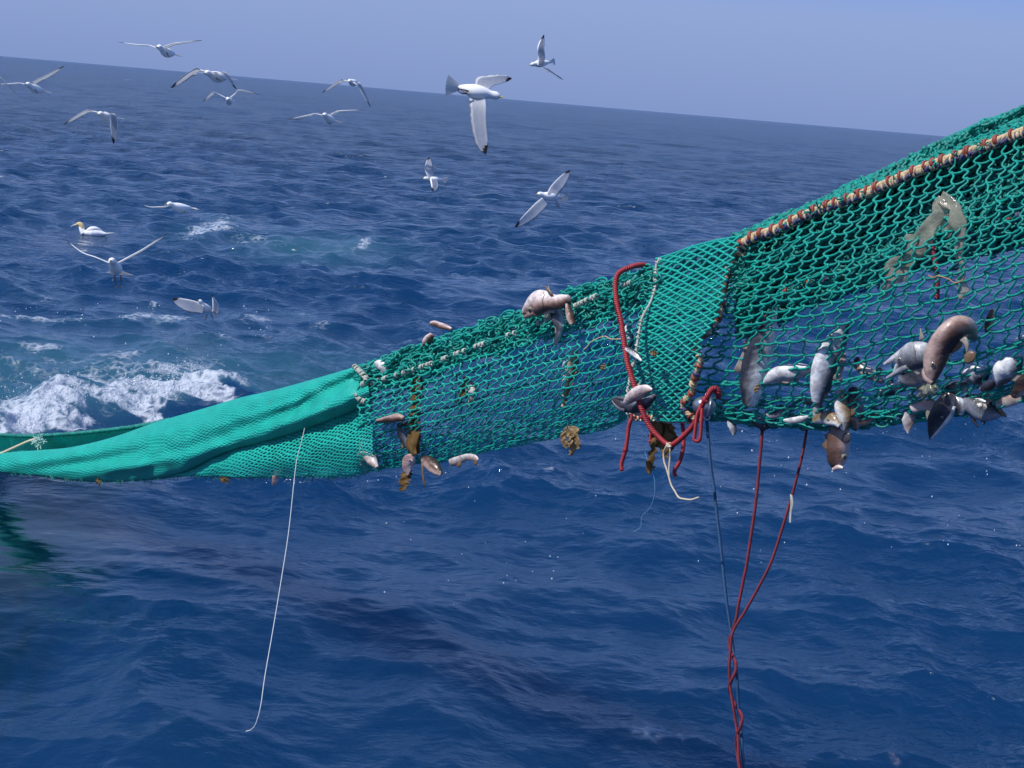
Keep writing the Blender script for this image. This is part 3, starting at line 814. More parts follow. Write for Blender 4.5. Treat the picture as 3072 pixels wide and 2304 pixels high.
def wp(pts, d, n=80):
    """photo points (x, y[, depth offset]) -> smooth world polyline; d is a function of x or a number"""
    P = np.array([p if len(p) == 3 else (p[0], p[1], 0.0) for p in pts], float)
    c = curve(P * [1, 1, 800], n); c[:, 2] /= 800
    dd = d(c[:, 0]) if callable(d) else d
    return Wn(c[:, 0], c[:, 1], dd + c[:, 2])
def wraps(mb, C, T, X, Y, s, R, a, b, turns, r, m=0):
    if isinstance(mb, Parts):
        q = MB(); wraps(q, C, T, X, Y, s, R, a, b, turns, r, m); mb.items.append(q); return
    """a lashing of some turns of twine round a rope between lengths a and b"""
    n = max(10, int(turns * 11)); t = np.linspace(0, 1, n); ss = a + (b - a) * t
    I = lambda Q: np.stack([np.interp(ss, s, Q[:, k]) for k in range(3)], -1)
    ang = 2 * math.pi * turns * t
    tubes(mb, I(C) + (R + r * 0.4) * far_scale(I(C))[:, None] * (np.cos(ang)[:, None] * I(X) + np.sin(ang)[:, None] * I(Y)), r, 6, m=m)

# gore rope with red and blue lashings along the wing panel and down its edge
gdep = lambda x: D0(x) - 0.05
gore = wp([(3240, 328), (3072, 390), (2960, 433), (2870, 466), (2777, 498), (2650, 552), (2569, 586), (2430, 636), (2330, 684), (2260, 708), (2228, 728), (2212, 748, -.01)], gdep, 260)
mb = MB(); C, T, X, Y, s = laid(mb, gore, 11 * PX, 46 * PX, phase=1.0)
ro = mb.build('gore_rope', TAN, net)
mr, mu = Parts(), MB()
pos = 0.02; gi = np.random.default_rng(9)
while pos < s[-1] - 0.03:
    k = gi.integers(0, 3); ln = gi.uniform(7, 17) * PX
    wraps(mr, C, T, X, Y, s, 11.5 * PX, pos, pos + ln, gi.uniform(1.0, 2.2), 4.2 * PX)
    pos += ln + gi.uniform(16, 42) * PX
# blue marline laid along the lower side, caught by the lashings
t_ = np.linspace(0, 1, len(C))
mu_path = C - UP * (11 * PX) - RT * 2 * PX - FW * (4 * PX) + UP * (3.0 * PX * np.sin(t_ * 330))[:, None]
laid(mu, mu_path, 7 * PX, 24 * PX)
mb2 = Parts()
for i in range(60):
    p = gi.uniform(0.02, s[-1] - 0.03)
    wraps(mb2, C - UP * 9 * PX, T, X, Y, s, 8 * PX, p, p + 8 * PX, 1.2, 3.6 * PX)
mr.build('red_lashing', LASH_RED, ro); mu.build('blue_marline', LASH_BLUE, ro); mb2.build('tan_lashing', TAN, ro)
for i in range(16):                                   # green whiskers of twine caught in the rope
    j = gi.integers(5, len(C) - 5); mg = MB()
    for q in range(7):
        p0 = C[j] - FW * 12 * PX; d_ = gi.normal(0, 1, 3) * 12 * PX
        tubes(mg, np.array([p0, p0 + d_ * 0.5 - FW * 4 * PX, p0 + d_]), 2.2 * PX, 5)
    mg.build('green_whipping', TEAL, ro)
# edge rope going down: tan, red, blue turns
edge = wp([(2222, 735, -.04), (2198, 775, -.05), (2183, 815, -.08), (2172, 860, -.11), (2164, 905, -.13), (2158, 945, -.15), (2142, 975, -.17), (2118, 1000, -.19), (2093, 1022, -.2), (2088, 1048, -.2), (2101, 1075, -.2), (2092, 1110, -.19), (2080, 1150, -.16), (2075, 1180, -.14), (2052, 1205, -.12), (2052, 1228, -.11), (2075, 1250, -.1), (2098, 1262, -.08)], D0, 240)
mb = MB(); C, T, X, Y, s = laid(mb, edge, 8 * PX, 36 * PX, phase=0.5)
# the rope wobbles as it is hung from each mesh
eo = mb.build('edge_rope', TAN, net)
mr, mu, mt_ = Parts(), Parts(), Parts()
pos = 0.01; k = 0
while pos < s[-1] - 0.02:
    ln = gi.uniform(12, 22) * PX
    dst = (mt_, mr, mt_, mr, mu, mr)[k % 6]
    wraps(dst, C, T, X, Y, s, 8.0 * PX, pos, pos + ln, gi.uniform(1.2, 2.4), 3.4 * PX); k += 1
    pos += ln + gi.uniform(4, 20) * PX
mr.build('red_lashing', LASH_RED, eo); mu.build('blue_lashing', LASH_BLUE, eo); mt_.build('tan_lashing', TAN, eo)
for c, rad_ in (((2212, 772), 15), ((2222, 752), 13), ((2205, 742), 12)):
    a = np.linspace(0.4, 6.0, 22); mg = MB()
    tubes(mg, Wn(c[0] + rad_ * 1.2 * np.cos(a), c[1] + rad_ * np.sin(a), D0(c[0]) - 0.06 + 0.01 * np.sin(a)), 3.2 * PX, 6)
    mg.build('tan_loop', TAN, eo)
# far gore rope seen through the meshes
far_g = wp([(2290, 985), (2330, 895), (2400, 862), (2503, 836), (2570, 808), (2650, 785), (2770, 752), (2893, 710), (3047, 651), (3240, 580)], lambda x: D0(x) + 0.2, 200)
mb = MB(); C, T, X, Y, s = laid(mb, far_g, 9 * PX, 40 * PX)
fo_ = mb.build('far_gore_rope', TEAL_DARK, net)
mr, mu = Parts(), Parts(); pos = 0.02; k = 0
while pos < s[-1] - 0.03:
    ln = gi.uniform(10, 26) * PX
    wraps((mr, mu)[k % 2], C, T, X, Y, s, 9.5 * PX, pos, pos + ln, gi.uniform(1.6, 3.5), 4.6 * PX); k += 1
    pos += ln + gi.uniform(14, 50) * PX
mr.build('red_lashing', LASH_RED, fo_); mu.build('blue_lashing', LASH_BLUE, fo_)
# white lacing between middle and transition panels
def lacing(name, pts, R, pitch, mat, d=D0, gaps=0.25, base=TEAL):
    P = wp(pts, d, 200); mb = MB()
    C, T, X, Y, s = laid(mb, P, R * (0.45 if base is TEAL else 0.7), R * 3)
    o = mb.build(name, base, net); ml = Parts(); pos = 0.0; g = np.random.default_rng(len(name) + int(pts[0][0]))
    while pos < s[-1] - 0.01:
        ln = g.uniform(0.7, 1.6) * pitch
        if g.random() > gaps: wraps(ml, C, T, X, Y, s, R * 0.8, pos, min(pos + ln, s[-1]), g.uniform(1.5, 3.0), R * 0.45)
        pos += ln + g.uniform(0.1, 0.6) * pitch
    ml.build('white_whipping', mat, o)
    return o
lacing('seam_lacing', [(x[0], x[1], (x[2] if len(x) > 2 else 0) - 0.05) for x in [(1984, 776), (1970, 790, -.02), (1966, 830, -.05), (1966, 860, -.08), (1952, 905, -.11), (1930, 945, -.15), (1921, 975, -.17), (1912, 1030, -.19), (1905, 1080, -.2), (1897, 1110, -.19), (1890, 1150, -.17), (1882, 1190, -.14), (1884, 1240, -.1), (1890, 1252, -.08)]], 5.2 * PX, 26 * PX, WHITE_TW, gaps=0.12, base=WHITE_TW)
lacing('slack_lacing', [(x[0], x[1], x[2] - 0.07) for x in [(1105, 1150, -.04), (1180, 1128, -.07), (1290, 1092, -.08), (1400, 1050, -.09), (1500, 1014, -.09), (1580, 985, -.1), (1700, 930, -.1), (1780, 892, -.1), (1850, 862, -.1), (1900, 845, -.09), (1955, 815, -.07)]], 6.0 * PX, 13 * PX, WHITE_TW, gaps=0.55, base=TEAL)
lacing('codend_lacing', [(1062, 1098, -.10), (1078, 1112, -.12), (1098, 1134, -.14), (1096, 1148, -.15), (1078, 1160, -.16), (1070, 1180, -.17), (1080, 1199, -.17), (1100, 1206, -.16), (1110, 1200, -.15)], 6.8 * PX, 18 * PX, WHITE_TW, gaps=0.3, base=TEAL)
lacing('codend_seam', [(1112, 1208, -.06), (1106, 1240, -.10), (1098, 1280, -.11), (1090, 1315, -.12), (1083, 1347, -.11), (1083, 1383, -.09), (1096, 1402, -.05), (1100, 1415, 0)], 5.5 * PX, 30 * PX, WHITE_TW, gaps=0.15, base=WHITE_TW)
mb = MB()
C, T, X, Y, s = laid(mb, wp([(1888, 1246, -.07), (1910, 1252, -.06), (1938, 1251, -.05), (1983, 1255, -.04), (2010, 1259, -.04), (2040, 1257, -.04), (2080, 1262, -.05)], D0, 90), 7 * PX, 26 * PX)
bo = mb.build('bottom_seam_rope', RED, net)
mb = Parts(); pos = 0.0
while pos < s[-1] - 0.01:
    wraps(mb, C, T, X, Y, s, 7.5 * PX, pos, pos + 11 * PX, 1.6, 3.6 * PX); pos += gi.uniform(18, 34) * PX
mb.build('cream_lashing', CREAM, bo)

# --- separate ropes hanging on the net
def rope(name, label, pts, R, pitch, mat, d=D0, cat='rope', group=None, n=160, knots=(), ends=True):
    P = wp(pts, d, n); mb = MB()
    laid(mb, P, R * PX, pitch * PX)
    for (x, y, dd, rr_) in knots:
        c = Wn(x, y, d(np.array(float(x))) + dd)
        for k in range(3):
            a = np.linspace(0, 2 * math.pi, 20); e1 = unit(np.random.default_rng(k + int(x)).normal(0, 1, 3)); e2 = unit(np.cross(e1, FW + 0.3 * UP))
            tubes(mb, c + rr_ * PX * 0.75 * (np.cos(a)[:, None] * e1 + np.sin(a)[:, None] * e2), R * PX * 0.75, 7)
    o = mb.build(name, mat)
    return tag(o, label, cat, group)
rope('red_rope', 'thick red rope arching off the net top and sagging in a bight below', [(1950, 805, .02), (1931, 795, -.05), (1906, 797, -.12), (1884, 804, -.17), (1862, 815, -.2), (1850, 832, -.21), (1846, 858, -.22), (1848, 890, -.23), (1853, 925, -.24), (1862, 962, -.25), (1870, 1010, -.26), (1884, 1094, -.27), (1902, 1152, -.27), (1916, 1202, -.27), (1925, 1227, -.27), (1947, 1276, -.25), (1974, 1310, -.24), (2001, 1333, -.24), (2020, 1333, -.24), (2051, 1308, -.24), (2080, 1276, -.24), (2096, 1242, -.25), (2108, 1213, -.26), (2124, 1186, -.26), (2136, 1167, -.25), (2150, 1166, -.23), (2156, 1180, -.22), (2154, 1192, -.2)], 8.4, 24, RED, n=260, knots=((2116, 1200, -.26, 8), (2150, 1172, -.22, 8)))
rope('red_rope', 'short red rope end with a knot dangling under the black gaping fish', [(1896, 1246, -.09), (1891, 1264, -.1), (1886, 1283, -.1), (1882, 1316, -.1), (1877, 1349, -.1), (1870, 1372, -.1), (1864, 1394, -.1), (1866, 1412, -.1)], 6.6, 19, RED, group='red rope ends', n=60, knots=((1876, 1350, -.1, 6),))
rope('red_rope', 'red rope end hanging behind the right arm of the bight', [(2043, 1254, -.03), (2050, 1292, -.03), (2050, 1337, -.04), (2041, 1380, -.05), (2026, 1407, -.06), (2023, 1418, -.06), (2027, 1428, -.06)], 6.6, 19, RED, group='red rope ends', n=60)
rope('red_rope', 'doubled red rope tail hanging beside the silver float', [(2104, 1218, -.27), (2093, 1240, -.28), (2088, 1270, -.28), (2084, 1305, -.28), (2083, 1320, -.28), (2091, 1324, -.28), (2099, 1320, -.28), (2102, 1300, -.28), (2104, 1262, -.28), (2106, 1226, -.27)], 5.6, 16, RED, group='red rope ends', n=90)
rope('red_rope', 'short red rope stub beside the brown weed clump', [(1956, 1258, .0), (1953, 1290, .0), (1950, 1328, .0)], 4.5, 14, RED, group='red rope ends', n=30, knots=((1951, 1324, 0, 4),))
rope('red_rope', 'dark red rope end hanging inside the wing of the net behind the jelly', [(2790, 715, .12), (2797, 745, .1), (2806, 790, .08), (2812, 840, .08), (2811, 895, .08)], 8, 24, DKRED, group='red rope ends', n=60, knots=((2808, 800, .08, 8),))
hd = lambda x: D0(x) - 0.02 + 0 * np.asarray(x)
hang = 4.95
rope('blue_rope', 'dark blue rope hanging from the net down to the bottom of the view', [(2122, 1255, -.02), (2121, 1270, 0), (2126, 1326), (2133, 1405), (2142, 1462), (2148, 1516), (2168, 1693), (2180, 1804), (2193, 1890, .01), (2200, 1950, .025), (2205, 1990, .0), (2212, 2040, -.015), (2214, 2090, .0), (2218, 2150, .012), (2224, 2200, .0), (2227, 2250, -.01), (2232, 2310, 0), (2238, 2400, 0)], 5.0, 17, BLUE_ROPE, d=lambda x: hang + 0 * x, n=260)
rope('red_rope', 'left of two long dark red ropes hanging from a knot under the net', [(2292, 1250, .02), (2288, 1275), (2285, 1317), (2281, 1364), (2267, 1508), (2240, 1693), (2233, 1727), (2216, 1812), (2207, 1864), (2193, 1902, .015), (2187, 1935, .02), (2196, 1965, .0), (2206, 1985, -.025), (2208, 2010, -.03), (2196, 2038, -.03), (2188, 2062, -.01), (2194, 2090, .02), (2210, 2120, .02), (2226, 2150, -.02), (2222, 2180, -.03), (2210, 2210, -.01), (2212, 2260, .02), (2222, 2330, 0), (2230, 2400, 0)], 5.2, 17, DKRED, d=lambda x: hang + 0 * x, group='long red hanging ropes', n=300, knots=((2288, 1285, 0, 9), (2284, 1270, 0, 10)))
rope('red_rope', 'right of two long dark red ropes with a scrap of white twine', [(2421, 1270, .02), (2420, 1292), (2410, 1350), (2397, 1407), (2376, 1487), (2343, 1598), (2314, 1685), (2276, 1761), (2238, 1829), (2210, 1873, -.02), (2196, 1905, -.03), (2192, 1945, -.03), (2188, 2000, -.03), (2190, 2050, -.02), (2193, 2080, -.02), (2199, 2115, -.02), (2209, 2178, -.01), (2214, 2225, -.03), (2217, 2270, -.03), (2222, 2310, -.02), (2232, 2400, 0)], 4.6, 16, DKRED, d=lambda x: hang + 0 * x, group='long red hanging ropes', n=300)
def cord(name, label, paths, r, mat, d=D0, cat='twine', knots=()):
    mb = MB()
    for pts in paths:
        P = wp(pts, d, 70); tubes(mb, P, r * PX, 6)
    for (x, y, dd, rr_) in knots: balls(mb, Wn(np.array([x]), np.array([y]), d(np.array([float(x)])) + dd), rr_ * PX)
    return tag(mb.build(name, mat), label, cat)
cord('cream_twine', 'looped cream twine tied to the sag of the red bight', [
    [(2003, 1330, -.26), (1996, 1345, -.26), (1991, 1358, -.25), (1992, 1383, -.25), (2000, 1408, -.25), (2007, 1432, -.25), (2014, 1456, -.25), (2024, 1473, -.25), (2036, 1492, -.25), (2052, 1497, -.25), (2074, 1499, -.25), (2096, 1492, -.25)],
    [(2006, 1330, -.26), (2010, 1350, -.26), (2010, 1371, -.25), (2007, 1405, -.25), (2007, 1430, -.25)],
    [(2000, 1330, -.265), (2012, 1340, -.265), (2000, 1338, -.265), (2010, 1328, -.265)]], 2.6, CREAM, knots=((2005, 1337, -.26, 7), (2035, 1491, -.25, 4)))
cord('white_twine', 'scrap of white twine knotted on the right red rope', [[(2375, 1486, -.01), (2378, 1510, -.01), (2373, 1540, -.01), (2371, 1568, -.01)], [(2373, 1486, -.01), (2374, 1510, -.012), (2371, 1540, -.01), (2370, 1566, -.01)]], 2.6, WHITE_TW, d=lambda x: hang + 0 * x, knots=((2375, 1487, 0, 6),))
cord('white_line', 'long thin white line trailing from the fine netting with a hooked end', [[(914, 1284, -.17), (904, 1330, -.18), (888, 1395, -.2), (867, 1587, -.28), (846, 1726, -.36), (819, 1889, -.46), (795, 2027, -.55), (782, 2118, -.6), (768, 2170, -.62), (757, 2186, -.62), (747, 2193, -.62), (738, 2194, -.62)]], 1.25, LINE, cat='line')
cord('blue_thread', 'hair-thin pale blue thread drifting below the brown weed clump', [[(1960, 1258, -.02), (1937, 1310), (1931, 1340), (1944, 1385), (1963, 1437), (1962, 1490), (1948, 1525), (1925, 1550), (1922, 1580), (1900, 1596)]], 0.55, material('pale_blue_thread', (0.2, 0.42, 0.6), rough=0.4), cat='thread')
cord('orange_thread', 'frayed tan thread snagged across the meshes left of the red rope', [[(1752, 1048, -.18), (1762, 1040, -.18), (1776, 1024, -.18), (1812, 1009, -.18), (1833, 1017, -.18), (1864, 1017, -.19)]], 1.5, TAN, cat='thread')
cord('orange_thread', 'frayed orange thread snagged in the wing meshes near the jelly', [[(2785, 826, -.26), (2800, 832, -.26), (2815, 828, -.26), (2846, 837, -.26), (2858, 846, -.26), (2871, 848, -.26), (2890, 840, -.26)]], 1.4, material('orange_thread', (0.5, 0.2, 0.08), rough=0.5), cat='thread')
cord('cream_rope', 'cream rope tied with a shaggy knot to the laced rim', [[(-150, 1415, .0), (-40, 1377, .02), (0, 1362, .04), (40, 1344, .07), (85, 1324, .1), (105, 1318, .12), (120, 1312, .13)]], 4.6, CREAM, cat='rope')
kn = scn.objects[-1] if False else bpy.data.objects['cream_rope']
mb = MB(); g = np.random.default_rng(3)
for k in range(120):
    c = Wn(118 + g.normal(0, 5), 1320 + g.normal(0, 7), D0(118) + 0.11 + g.normal(0, 0.015)); d_ = g.normal(0, 1, 3) * 0.021 - UP * 0.004
    tubes(mb, np.array([c, c + d_ * 0.6 + g.normal(0, 0.003, 3), c + d_]), 1.9 * PX, 5)
mb.build('shaggy_knot', material('bleached_green_twine', (0.30, 0.52, 0.46), rough=0.6), kn)


# loose fibres along the lower edge and the folds of the fine netting
mb = MB(); NETK[0] = True; g = np.random.default_rng(5)
lowe = curve([(-60, 1412), (0, 1417), (108, 1426), (217, 1440), (325, 1443), (434, 1438), (542, 1430), (705, 1433), (881, 1432), (1025, 1431), (1100, 1419)], 300)
for k in range(260):
    c = lowe[g.integers(0, 300)] + g.normal(0, 1.5, 2); L_ = g.uniform(5, 15); a = g.normal(1.5, 0.5)
    u = np.linspace(0, 1, 5)
    tubes(mb, Wn(c[0] + L_ * u * math.cos(a) + g.normal(0, 1.5) * u ** 2, c[1] - 3 + L_ * u * math.sin(a), D0(c[0]) - 0.02 + 0.05 * g.random()), 0.9 * PX, 4)
mb.build('loose_fibre', TEAL_DARK, net)

# drops falling from the wet net
g = np.random.default_rng(12); mb = MB(); Q = []
for k in range(90):
    c = curve(B4, 120)[g.integers(5, 119)] if k % 3 else curve(B2, 120)[g.integers(0, 119)]
    fall = 30 + 420 * g.random() ** 1.8
    Q.append(Wn(c[0] + g.normal(0, 6) - 0.085 * fall, c[1] + fall, D0(c[0]) + g.normal(-0.02, 0.08)))
balls(mb, np.array(Q), g.uniform(0.8, 2.3, len(Q)) * PX, squash=(1, 1, 1.7))
tag(mb.build('water_drops', material('falling_drop', (0.72, 0.76, 0.8), rough=0.08, spec=0.9)), 'clear drops of water falling from the wet net', 'drops', kind='stuff')

NETK[0] = False
# ------------------------------------------------------------------ gulls
GULL_WHITE = material('white_feather', (0.86, 0.86, 0.87), rough=0.75, spec=0.2, noise=(40, (0.78, 0.78, 0.80), 0.6))
GULL_UNDER = material('pale_underwing_feather', (0.86, 0.86, 0.88), rough=0.8, spec=0.2, noise=(30, (0.76, 0.76, 0.79), 0.7), trans=0.6)
GULL_GREY = material('grey_back_feather', (0.20, 0.22, 0.28), rough=0.75, spec=0.2, noise=(40, (0.15, 0.165, 0.21), 0.7), alpha=0.55)
GULL_BLACK = material('black_wingtip_feather', (0.018, 0.017, 0.02), rough=0.7, spec=0.2)
GULL_TAIL = material('white_tail_feather', (0.76, 0.77, 0.79), rough=0.8, spec=0.2, trans=0.35)
BILL = material('yellow_bill', (0.50, 0.42, 0.10), rough=0.4)
EYE = material('dark_eye', (0.01, 0.01, 0.012), rough=0.1)
LEG = material('black_leg', (0.03, 0.018, 0.02), rough=0.5)
BODY = [(0.0, 0.002, 0.0), (0.008, 0.015, 0.001), (0.022, 0.026, 0.003), (0.042, 0.031, 0.004), (0.062, 0.030, 0.001), (0.082, 0.031, -0.004), (0.105, 0.039, -0.010), (0.14, 0.050, -0.016), (0.19, 0.055, -0.020), (0.235, 0.049, -0.018), (0.275, 0.037, -0.012), (0.31, 0.024, -0.006), (0.335, 0.010, -0.002), (0.34, 0.002, -0.001)]

def wing_mesh(path, lead, widths, up, tips=0.84, thick=0.011):
    """path: world points shoulder..tip; lead: unit leading-edge direction(s); widths in metres"""
    n = 22
    P = curve(path, n)
    lead = np.asarray(lead, float)
    if lead.ndim == 1: lead = np.repeat(lead[None], 3, 0)
    t = np.linspace(0, 1, n)
    Ld = unit(np.stack([np.interp(t, np.linspace(0, 1, len(lead)), lead[:, k]) for k in range(3)], -1))
    Wd = np.interp(t, [p for p, _ in widths], [w for _, w in widths])
    T = unit(np.gradient(P, axis=0))
    Ld = unit(Ld - (Ld * T).sum(-1, keepdims=True) * T * 0.85)
    Nn = unit(np.cross(T, Ld)); sg = np.sign((Nn * up).sum(-1, keepdims=True)); sg = np.where(sg == 0, 1, sg)
    sg = np.full_like(sg, np.sign(sg.sum()) or 1.0); Nn = Nn * sg
    c = np.array([0.0, 0.04, 0.15, 0.35, 0.6, 0.85, 1.0])
    cam_ = 0.06 * np.sin(math.pi * c)
    th_ = np.array([0.0, 0.55, 1.0, 0.9, 0.5, 0.18, 0.0]) * thick
    tp = (1 - t) ** 0.7 * 0.9 + 0.1
    def pt(i_c, s):
        off = (0.32 - c[i_c]) * Wd
        return P + Ld * off[:, None] + Nn * (cam_[i_c] * Wd * 0.7 + s * th_[i_c] * tp * 0.5)[:, None]
    ring = [pt(i, 1) for i in range(7)] + [pt(i, -1) for i in range(5, 0, -1)]
    V = np.stack(ring, 1)
    # ragged trailing edge
    rg = np.random.default_rng(int(abs(P[0, 0]) * 1000) % 9999)
    V[:, 6] -= Ld * (rg.uniform(-0.004, 0.006, n) * (t > 0.1))[:, None]
    nc = V.shape[1]
    q = grid_quads(n, nc, True)
    col = np.repeat(np.arange(nc)[None], n - 1, 0).ravel(); row = np.repeat(np.arange(n - 1), nc)
    m = np.where(col < 5, 2, 1)                      # upper face grey, lower face pale
    m = np.where(col == 5, 0, m)                     # white trailing edge
    m = np.where((col <= 1) | (col == nc - 1), 0, m)     # white leading edge
    tipline = tips + np.where(col <= 5, (0.03 * (col - 2)), 0.03 * ((nc - col) - 2))
    m = np.where((row + 0.5) / (n - 1) > tipline, 3, m)
    mb = MB(); mb.add(V.reshape(-1, 3), q, m=m)
    mb.add(np.concatenate([V[0], [P[0]]]), T=[(i, (i + 1) % nc, nc) for i in range(nc)], m=1)
    mb.add(np.concatenate([V[-1], [P[-1] + T[-1] * 0.01]]), T=[((i + 1) % nc, i, nc) for i in range(nc)], m=3)
    return mb

def gull(label, D, head, fwd, up, wings, tail=True, legs=None, pose=1.0, spread=0.055, bodyscale=1.0, headturn=None, neck_bend=0.0):
    """head = photo pixel of the head's centre; fwd, up in camera axes; wings = list of (points, lead, widths)"""
    face(W(head[0], head[1], D)); fw = camvec(*fwd); upv = camvec(*up); upv = unit(upv - (upv * fw).sum() * fw); sd = np.cross(fw, upv)
    H = W(head[0], head[1], D)
    k = bodyscale
    O = H + fw * 0.04 * k                              # tip of the face
    root = thing('gull', O - fw * 0.17 * k, label, 'gull', 'gulls flying behind the net')
    mb = MB(); rings = []; na = 14
    a = np.linspace(0, 2 * math.pi, na, endpoint=False)
    for (s, r, dz) in BODY:
        c = O - fw * s * k + upv * (dz + neck_bend * max(0, 0.1 - s)) * k
        rings.append(c + r * k * (np.cos(a)[:, None] * sd * 1.02 + np.sin(a)[:, None] * upv))
    V = np.array(rings)
    mb.add(V.reshape(-1, 3), grid_quads(len(BODY), na, True))
    body = mb.build('body', GULL_WHITE, root)
    hc = O - fw * 0.03 * k + upv * (0.004 + neck_bend * 0.07) * k
    for s in (1, -1):
        mb = MB(); ellipsoid(mb, hc + sd * s * 0.024 * k + upv * 0.009 * k + fw * 0.006 * k, fw * 0.0045, upv * 0.0045, sd * 0.004, 8, 6)
        mb.build('eye', EYE, body)
    mb = MB(); t = np.linspace(0, 1, 7)
    bp_ = O[None] + fw * (t[:, None] * 0.036 - 0.008) * k + upv * ((-0.003 + neck_bend * 0.1 - 0.007 * t ** 2)[:, None]) * k
    tubes(mb, bp_, 0.0075 * (1 - t) ** 0.6 * k + 0.0012, 8)
    mb.build('bill', BILL, root)
    for (pts, lead, widths, *ex) in wings:
        P = []
        for p in pts:
            P.append(W(p[0], p[1], D - (p[2] if len(p) > 2 else 0)))
        L = [camvec(*l) for l in lead] if isinstance(lead[0], (tuple, list)) else camvec(*lead)
        wu = camvec(*ex[0]) if ex else upv
        wing_mesh(P, L, widths, wu).build('wing', [GULL_WHITE, GULL_UNDER, GULL_GREY, GULL_BLACK], root)
    if tail:
        b0 = O - fw * 0.315 * k
        tf = camvec(*tail) if isinstance(tail, tuple) else -fw
        ts = unit(sd - (sd * tf).sum() * tf); tn = np.cross(ts, tf)
        mb = MB(); na = 13; rr = np.array([0.0, 0.04, 0.08, 0.105, 0.118])
        g = np.linspace(-1, 1, na)
        top = np.array([[b0 + tf * r * k * (1 - 0.10 * x * x) + ts * x * (0.014 + (spread - 0.014) * (r / 0.118)) * k + tn * 0.004 * (1 - x * x) * k for x in g] for r in rr])
        top[-1] += tf * (np.where(np.arange(na) % 2 == 0, 0.004, -0.003))[:, None] * k
        V = np.concatenate([top + tn * 0.0015, top - tn * 0.0015])
        q = grid_quads(5, na); n_ = 5 * na
        mb.add(V.reshape(-1, 3), np.concatenate([q, q[:, ::-1] + n_]))
        mb.build('tail', GULL_TAIL, root)
    for lg in (legs or []):
        mb = MB()
        P = curve([W(p[0], p[1], D - (p[2] if len(p) > 2 else 0)) for p in lg], 9)
        tubes(mb, P, np.linspace(0.007, 0.0038, 9), 6)
        e = P[-1]; d_ = unit(P[-1] - P[-2])
        for x in (-1, 0, 1): tubes(mb, np.array([e, e + d_ * 0.012 + sd * x * 0.008 + fw * 0.006, e + d_ * 0.02 + sd * x * 0.014 + fw * 0.016]), [0.0035, 0.0028, 0.0015], 5)
        mb.build('leg', LEG, root)
    return root
WN = [(0, .105), (.25, .118), (.5, .112), (.75, .075), (.9, .045), (1, .012)]
WB = [(0, .115), (.25, .135), (.5, .13), (.75, .095), (.9, .06), (1, .015)]

gull('white gull gliding above the horizon, wings held level, face to the viewer', 15.6, (478, 143), (-.56, .20, .80), (.1, 1, .05),
     [([(470, 144), (447, 137), (413, 135.00, 0.05), (353, 126, -.02)], (-0.25, 0.07, 0.93), WN), ([(493, 142), (517, 133), (544, 128.50, 0.05), (605, 121, -.02)], (-0.35, 0.08, 0.9), WN)], legs=[[(500, 158), (503, 164), (506, 167)]])
gull('white gull with wings in a wide V beside the left picture edge', 18.0, (84, 254), (-.62, .2, .75), (.1, 1, .1),
     [([(78, 254), (60, 250), (40, 251.00, 0.05), (-14, 253)], (-0.2, 0.05, 0.95), WN), ([(100, 249), (118, 238), (136, 230.00, 0.05), (191, 199, -.05)], (-0.45, 0.10, 0.8), WN)], legs=[[(105, 268), (110, 275), (113, 281)]], spread=0.075)
gull('gull mostly outside the left picture edge, only one pale wing showing', 17.0, (-62, 216), (-.2, .1, .97), (0, 1, .1),
     [([(-50, 218), (-25, 215), (-5, 228.00, 0.03), (45, 277, -.05)], (0.1, 0.05, 0.95), WN), ([(-75, 218), (-105, 205), (-130, 215), (-180, 265)], (-0.1, 0.05, 0.95), WN)])
gull('white gull on the horizon, black left wingtip drooping, right wing bent down', 14.6, (622, 220), (-.70, .12, .7), (.05, 1, .15),
     [([(617, 215), (598, 211), (574, 217.00, 0.08), (514, 262.00, 0.06)], [(-0.4, 0.12, 0.8), (-0.45, 0.14, 0.75), (-0.5, 0.55, 0.6)], WN), ([(637, 216), (664, 219), (684, 236, -.05), (709, 268, -.12)], (-0.5, 0.04, 0.85), WN)], legs=[[(648, 234), (655, 239), (660, 241)]], spread=.07)
gull('small gull just under the bent wing of the gull above, wings arched in an M', 20.6, (684, 298), (-.12, .05, .99), (0, 1, .1),
     [([(676, 293), (656, 283), (639, 279.00, 0.06), (610, 304.00, 0.05)], [(-0.15, 0.08, 0.93), (-0.3, 0.14, 0.8), (-0.4, 0.15, 0.7)], WN), ([(692, 292), (706, 281), (720, 271.00, 0.05), (775, 283)], [(-0.1, 0.07, 0.95), (0.1, 0.12, 0.85), (0.2, 0.14, 0.8)], WN)], spread=.06)
gull('gull with right wing hanging straight down, left of the arched small gull', 15.2, (301, 343), (-.55, .08, .83), (.05, 1, .1),
     [([(295, 338), (274, 334), (250, 337.00, 0.08), (192, 373.00, 0.05)], [(-0.3, 0.10, 0.88), (-0.35, 0.14, 0.75), (-0.4, 0.15, 0.7)], WN), ([(315, 337), (328, 342), (337, 358, -.02), (340, 430, -.06)], [(-0.5, 0.08, 0.8), (-0.75, 0.10, 0.6), (-0.85, 0.05, 0.5)], WN, (1, 0.30, 0.3))], spread=.06)
gull('gull skimming over open water with wings bowed wide, below the crooked one', 18.0, (974, 346), (-.42, .2, .88), (.05, 1, .1),
     [([(966, 346), (946, 342), (926, 346.00, 0.05), (862, 359)], (-0.2, 0.08, 0.93), WN), ([(991, 345), (1005, 338), (1022, 333.00, 0.05), (1094, 330)], (-0.2, 0.08, 0.93), WN)], legs=[[(987, 369), (992, 374)]], spread=.075)
